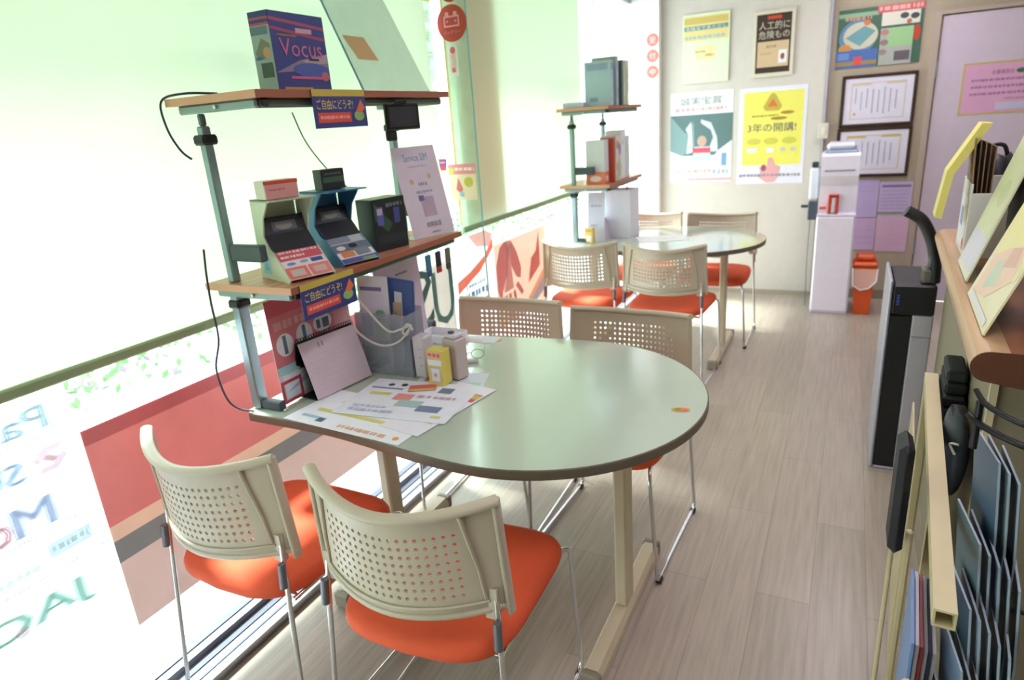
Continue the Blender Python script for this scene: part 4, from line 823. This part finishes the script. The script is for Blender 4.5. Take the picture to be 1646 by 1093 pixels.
# low rack in front of it (brochures between it and the counter)
lr = thing('brochure_rack', 'low beige steel rack with a square top rail beside the counter', 'rack', (.168, .955, 0), -.065); LM = mat('cdbf96', .45)
q = MB()
for (a, b, c, d) in ((0, 0, .030, .0035), (0, .0265, .030, .03), (0, .0037, .0035, .0263), (.0265, .0037, .030, .0263)):
    q.box(a-.005, 0, .720+b, c-.005, 1.00, .720+d, LM)
q.build('top_rail', lr)
MB().bbox(-.003, .995, 0, .022, 1.02, .72, LM).build('post', lr)
MB().bbox(-.030, .40, 0, -.016, .415, .62, LM).build('post', lr)
MB().bbox(-.030, .0, 0.0, -.016, .015, .60, LM).build('post', lr)
MB().box(-.028, .0155, .06, -.024, .3995, .22, LM).build('front_plate', lr)
MB().box(-.0235, .02, .19, .06, .56, .20, LM).build('bottom_shelf', lr)
MB().prism([(.45, .22), (.9, .22), (.9, .70), (.52, .70)], 0, -.028, -.0238, mat('c2b38e', .5)).build('side_plate', lr)
for i, (c, nm) in enumerate((('6f8cc0', 'blue'), ('e4e2ea', 'white'), ('c84c50', 'red and white'), ('d8dae6', 'pale lilac'), ('4c5468', 'dark slate'), ('e8e6ea', 'cream'))):
    mb = MB().bbox(0, 0, 0, .006, .21, .40-.012*i, mat(c, .4), .001)
    if i == 2: mb.bbox(-.0006, .02, .2, .0, .19, .36, mat('e8e0e0', .5), .0002)
    solo('catalogue', mb, '%s catalogue standing in the low beige rack beside the counter' % nm, 'catalogue', (.156+.0085*i, 1.05+.012*i, .2015), (0, 0, -.065), group='catalogues in the low beige rack')
# black panel and bag
t = thing('black_cushion', 'narrow black padded panel standing at the aisle side of the low rack', 'cushion', (.143, 1.29, 0))
MB().bbox(-.014, 0, .60, .012, .09, .84, mat('15181e', .6), .013).build('pad', t)
MB().cyl((-.002, .05, 0), (-.002, .05, .60), .005, LM, 10).build('stem', t)
t = thing('black_bag', 'black bag with a white mark sitting between the low rack and the counter', 'bag', (.264, 1.62, .60))
vs = []; fs = []; nu = 20; nv = 9
for j in range(nv+1):
    v = j/nv; sc = math.sin(PI*(.08+.84*v))**.45
    for k in range(nu):
        a = 2*PI*k/nu; vs.append((.028*sc*math.cos(a)*(1+.06*math.sin(5*a+v*6)), .09*sc*math.sin(a)*(1+.05*math.cos(4*a+v*5)), .185*v+.006*math.sin(3*a)*v))
for j in range(nv):
    for k in range(nu): fs.append((j*nu+k, j*nu+(k+1) % nu, (j+1)*nu+(k+1) % nu, (j+1)*nu+k))
fs += [tuple(range(nu))[::-1], tuple(range(nv*nu, nv*nu+nu))]
MB().add(vs, fs, mat('2b323c', .55), True).build('bag_body', t)
MB().tube(catmull([(-.010, -.086, .12), (-.020, -.078, .14), (-.006, -.088, .145)]), .003, mat('d8dcd8', .5), 6).build('mark', t)
MB().box(-.026, -.065, -.6, .022, .075, -.58, LM).box(-.006, -.006, -.58, .006, .006, -.001, LM).build('support', t)
dk = MB()
for k in range(5): dk.bbox(-.026+.001*k, -.11+.01*k, .03*k, .026-.001*k, .11-.012*k, .03*k+.0295, mat('1a1c20' if k % 2 else '22262b', .8), .006)
solo('folded_cloth', dk, 'dark folded cloths stacked behind the black bag against the counter', 'cloth', (.282, 1.87, .664), (0, 0, -.05))
solo('cloth_shelf', MB().bbox(-.027, -.12, .64, .027, .12, .655, LM, .002).box(-.01, -.02, 0, .01, .02, .64, LM).bbox(-.027, -.1, 0, .027, .1, .012, LM, .003), 'small beige shelf under the folded dark cloths', 'shelf', (.282, 1.87, .0), (0, 0, -.05))

# folded exercise machine
tm = thing('folded_machine', 'folded upright machine with a black belt face, silver rails and curved black handle', 'exercise machine', (.178, 2.79, 0)); SV = mat('aaa9b8', .35, .3)
MB().bbox(.008, .004, .012, .082, .34, .66, mat('0f1114', .55), .003).build('belt', tm)
MB().bbox(-.004, 0, 0, .0075, .34, .80, SV, .004).bbox(.0077, .0, 0, .15, .34, .0115, SV, .003).build('side_rail', tm)
MB().bbox(.083, .002, .012, .152, .34, .668, mat('b4b2be', .4), .005).bbox(.083, .0, .58, .152, .0018, .583, mat('80808c', .4), .0005).build('side_cover', tm)
h1 = MB().bbox(.008, .0, .662, .152, .34, .785, mat('14171b', .4), .008); h1.art((.02, -.0004, .70), (1, 0, 0), (0, 0, 1), .02, .05, [('v', .2, .1, .7, .9, '3c4c9c')]); h1.build('console', tm)
MB().bbox(.10, .02, .786, .15, .10, .84, mat('6c6860', .4), .006).bbox(.115, .02, .84, .140, .07, .90, mat('3a3c40', .4), .006).build('hinge_block', tm)
hd = catmull([(.142, .05, .79), (.136, .05, .87), (.115, .05, .95), (.078, .05, 1.02), (.025, .05, 1.055)], 8)
MB().tube(hd, 0, mat('121417', .5), 12, flat=(.014, .032, (0, 0, 1)) if False else (.021, .040, (1, 0, .3))).build('handle', tm)
# ================================================================ on the counter
CZ = 1.0008
wb = thing('file_box', 'white cardboard file box with printed side on the counter', 'file box', (.315, 2.26, CZ), -.045)
cb = MB().bbox(0, 0, 0, .13, .004, .185, mat('cfcdc6', .6), .001).bbox(0, .0042, 0, .004, .24, .21, mat('d8d4ce', .6), .001).bbox(.126, .0042, 0, .13, .24, .185, mat('cfcdc6', .6), .001).bbox(0, .2402, 0, .13, .244, .21, mat('cfcdc6', .6), .001)
cb.art((-.0003, .24, 0), (0, -1, 0), (0, 0, 1), .235, .185, [('r', .1, .1, .9, .9, 'e4e0e8'), ('e', .8, .18, .08, .10, 'd8483c'), ('r', .2, .4, .5, .7, '8c94c0'), ('r', .6, .5, .85, .8, 'd8c888')]); cb.build('box_wall', wb)
MB().box(.0042, .0042, 0, .1258, .2398, .004, mat('a89c8c', .6)).build('box_bottom', wb)
for i in range(5):
    solo('divider_card', MB().bbox(0, 0, 0, .003, .17, .33-.006*i, mat('6c5440' if i % 2 else '8c6c4c', .6), .001), 'brown divider card in the white file box on the counter', 'card', (.326+.009*i, 2.275, CZ+.005), (0, -.05+.01*i, -.045), group='brown divider cards in the file box')
yl_ = MB(); Pn = [(.035, .36), (.010, .362), (-.058, .232), (-.074, .10), (-.056, .095), (-.040, .222)]
yl_.prism(Pn, 1, 0, .10, mat('e4d878', .5)); 
solo('yellow_leaflet', yl_, 'yellow leaflet bent over the left side of the file box', 'leaflet', (.312, 2.30, CZ+.012), (0, 0, -.045))
bk = MB(); vs = []; fs = []
for j in range(8):
    v = j/7; sc = math.sin(PI*(.1+.8*v))**.4
    for k in range(18):
        a = 2*PI*k/18; vs.append((.05*sc*math.cos(a)*(1+.05*math.sin(3*a)), .085*sc*math.sin(a), .145*v+.008*math.cos(3*a)*v))
for j in range(7):
    for k in range(18): fs.append((j*18+k, j*18+(k+1) % 18, (j+1)*18+(k+1) % 18, (j+1)*18+k))
fs += [tuple(range(18))[::-1], tuple(range(7*18, 8*18))]
bk.add([(q[0]*1.15, q[1], q[2]) for q in vs], fs, mat('191c21', .5), True).tube(catmull([(-.03, 0, .13), (-.02, .0, .17), (.015, 0, .172), (.03, 0, .13)]), .006, mat('191c21', .5), 8)
solo('black_pouch', bk, 'black pouch sitting on the stacked cartons behind the file box', 'pouch', (.415, 2.60, CZ+.119), (0, 0, .1))
solo('brown_carton', MB().bbox(0, 0, 0, .12, .16, .117, mat('7c6250', .6), .002).box(.055, -.0005, .0005, .065, .1605, .1173, mat('a08a70', .5)), 'brown carton on the counter under the black pouch', 'box', (.352, 2.53, CZ), (0, 0, -.045))
def tilt_sheet(x, y0, y1, tilt, h_, its, base, label, z=CZ+.004):
    t = thing('display_board', label, 'display board', (x, y0, z), -.045)
    V = Vector((math.sin(tilt), 0, math.cos(tilt)))
    MB().art((0, y1-y0, 0), (0, -1, 0), V, y1-y0, h_, its, base, .004, '', .3).build('printed_board', t)
    e_ = V*h_*.8
    MB().prism([(e_.x+.012, 0), (e_.x+.018, 0), (e_.x+.010, e_.z-.012), (e_.x+.005, e_.z-.012)], 1, .03, y1-y0-.03, mat('2a241e', .5)).build('easel_leg', t)
tilt_sheet(.287, 1.95, 2.20, math.radians(17), .36, [('r', .06, .05, .94, .30, 'd0cfda'), ('r', .06, .32, .94, .97, 'd2d6a8'), ('e', .6, .6, .2, .1, 'c4cc98')], 'd8dabc', 'pale green printed board tilted on the counter, the farther of two')
tilt_sheet(.262, 1.50, 1.83, math.radians(20), .36, [('r', .04, .30, .96, .96, 'e6dc9c'), ('p', [(.1, .05), (.5, .1), (.9, .3), (.8, .5), (.4, .4), (.1, .3)], 'e8c4a8'), ('p', [(.3, .12), (.6, .2), (.5, .34), (.3, .3)], 'c0ccb0'), ('p', [(.5, .3), (.8, .36), (.7, .46), (.5, .42)], 'd8a894'), ('e', .4, .7, .2, .12, 'ece6a0'), ('e', .75, .75, .12, .08, 'd8cc7c'), ('r', .1, .02, .9, .06, 'dcd8dc')],
           'e4dcb4', 'cream and yellow map-like printed board tilted on the counter, nearest')

# ================================================================ wire magazine rack near the camera
wr = thing('wire_magazine_rack', 'black wire magazine rack in the near right corner', 'magazine rack', (.24, 1.18, 0)); WM = mat('101216', .4, .3)
MB().tube(catmull([(-.025, .03, 1.0), (-.01, .0, .985), (.04, -.035, .972), (.12, -.05, .962), (.22, -.05, .96)]), .0045, WM, 8).build('wire_hoop', wr)
MB().tube(catmull([(-.030, .03, .955), (-.01, .0, .948), (.04, -.035, .938), (.12, -.05, .928), (.22, -.05, .926)]), .0055, WM, 8).build('wire_hoop', wr)
MB().tube([(.22, -.045, .96), (.22, -.045, .01)], .006, WM, 8).tube([(-.018, .02, .985), (-.018, .02, .90)], .006, WM, 8).build('upright', wr)
MB().tube([(.22, -.045, .01), (.22, .02, .01), (.12, .02, .01), (.12, -.14, .01), (.22, -.14, .01), (.22, -.045, .01)], .006, WM, 8).build('base_wire', wr)
tiers = [(.272, 1.17, .905, 3), (.258, 1.13, .775, 5), (.250, 1.08, .685, 5), (.245, 1.04, .595, 4), (.240, 1.00, .500, 4)]
tm_ = [('3c5a78', 'blue'), ('5a7480', 'teal'), ('31465a', 'dark blue'), ('8094b4', 'light blue'), ('56606c', 'grey')]
names = ['top', 'second', 'third', 'fourth', 'lowest']
for ti, (x, y, z, n) in enumerate(tiers):
    MB().tube([(x-.24-.004, y-1.18+.02, z-.30), (x-.24+.14, y-1.18+.02, z-.30)], .004, WM, 6).tube([(x-.24+.01, y-1.18-.03, z-.30), (x-.24+.01, y-1.18+.03, z-.30)], .004, WM, 6).build('tier_wire', wr)
    for k in range(n):
        c, nm = tm_[(ti+k) % 5]; mb = MB()
        Wd = .14; H_ = .29; cur = .018
        vs = []
        for t_ in (0, .0035):
            for j in range(7):
                v = j/6; 
                for u in (0, 1): vs.append((u*Wd + .0, t_+cur*v*v, H_*v - (.0 if u == 0 else .0)))
        fs = []
        for j in range(6): a = 2*j; fs += [(a, a+1, a+3, a+2), (14+a, 14+a+2, 14+a+3, 14+a+1), (a, a+2, 14+a+2, 14+a), (a+1, 14+a+1, 14+a+3, a+3)]
        fs += [(0, 14, 15, 1)]
        mb.add(vs, fs, mat(c, .35)); mb.add([vs[q] for q in (12, 13, 27, 26)]+[(0-.0004, q[1], q[2]) for q in (vs[0], vs[14], vs[6], vs[20], vs[12], vs[26])], [(0, 1, 2, 3), (4, 5, 7, 6), (6, 7, 9, 8)], mat('9fb0bc', .5))
        mb.add([(Wd*.1, -.0006, .03), (Wd*.9, -.0006, .03), (Wd*.9, -.0006+cur*.16, .12), (Wd*.1, -.0006+cur*.16, .12)], [(0, 1, 2, 3)], mat('b8c8d4', .4))
        solo('booklet', mb, '%s booklet on the %s tier of the black wire rack, %s from the front' % (nm, names[ti], ['first', 'second', 'third', 'fourth', 'fifth'][k]), 'booklet', (x+.013*k, y-.012-.010*k, z-.295-.012*k), (0, 0, PI/2+.10-.05*k), group='booklets in the black wire rack')
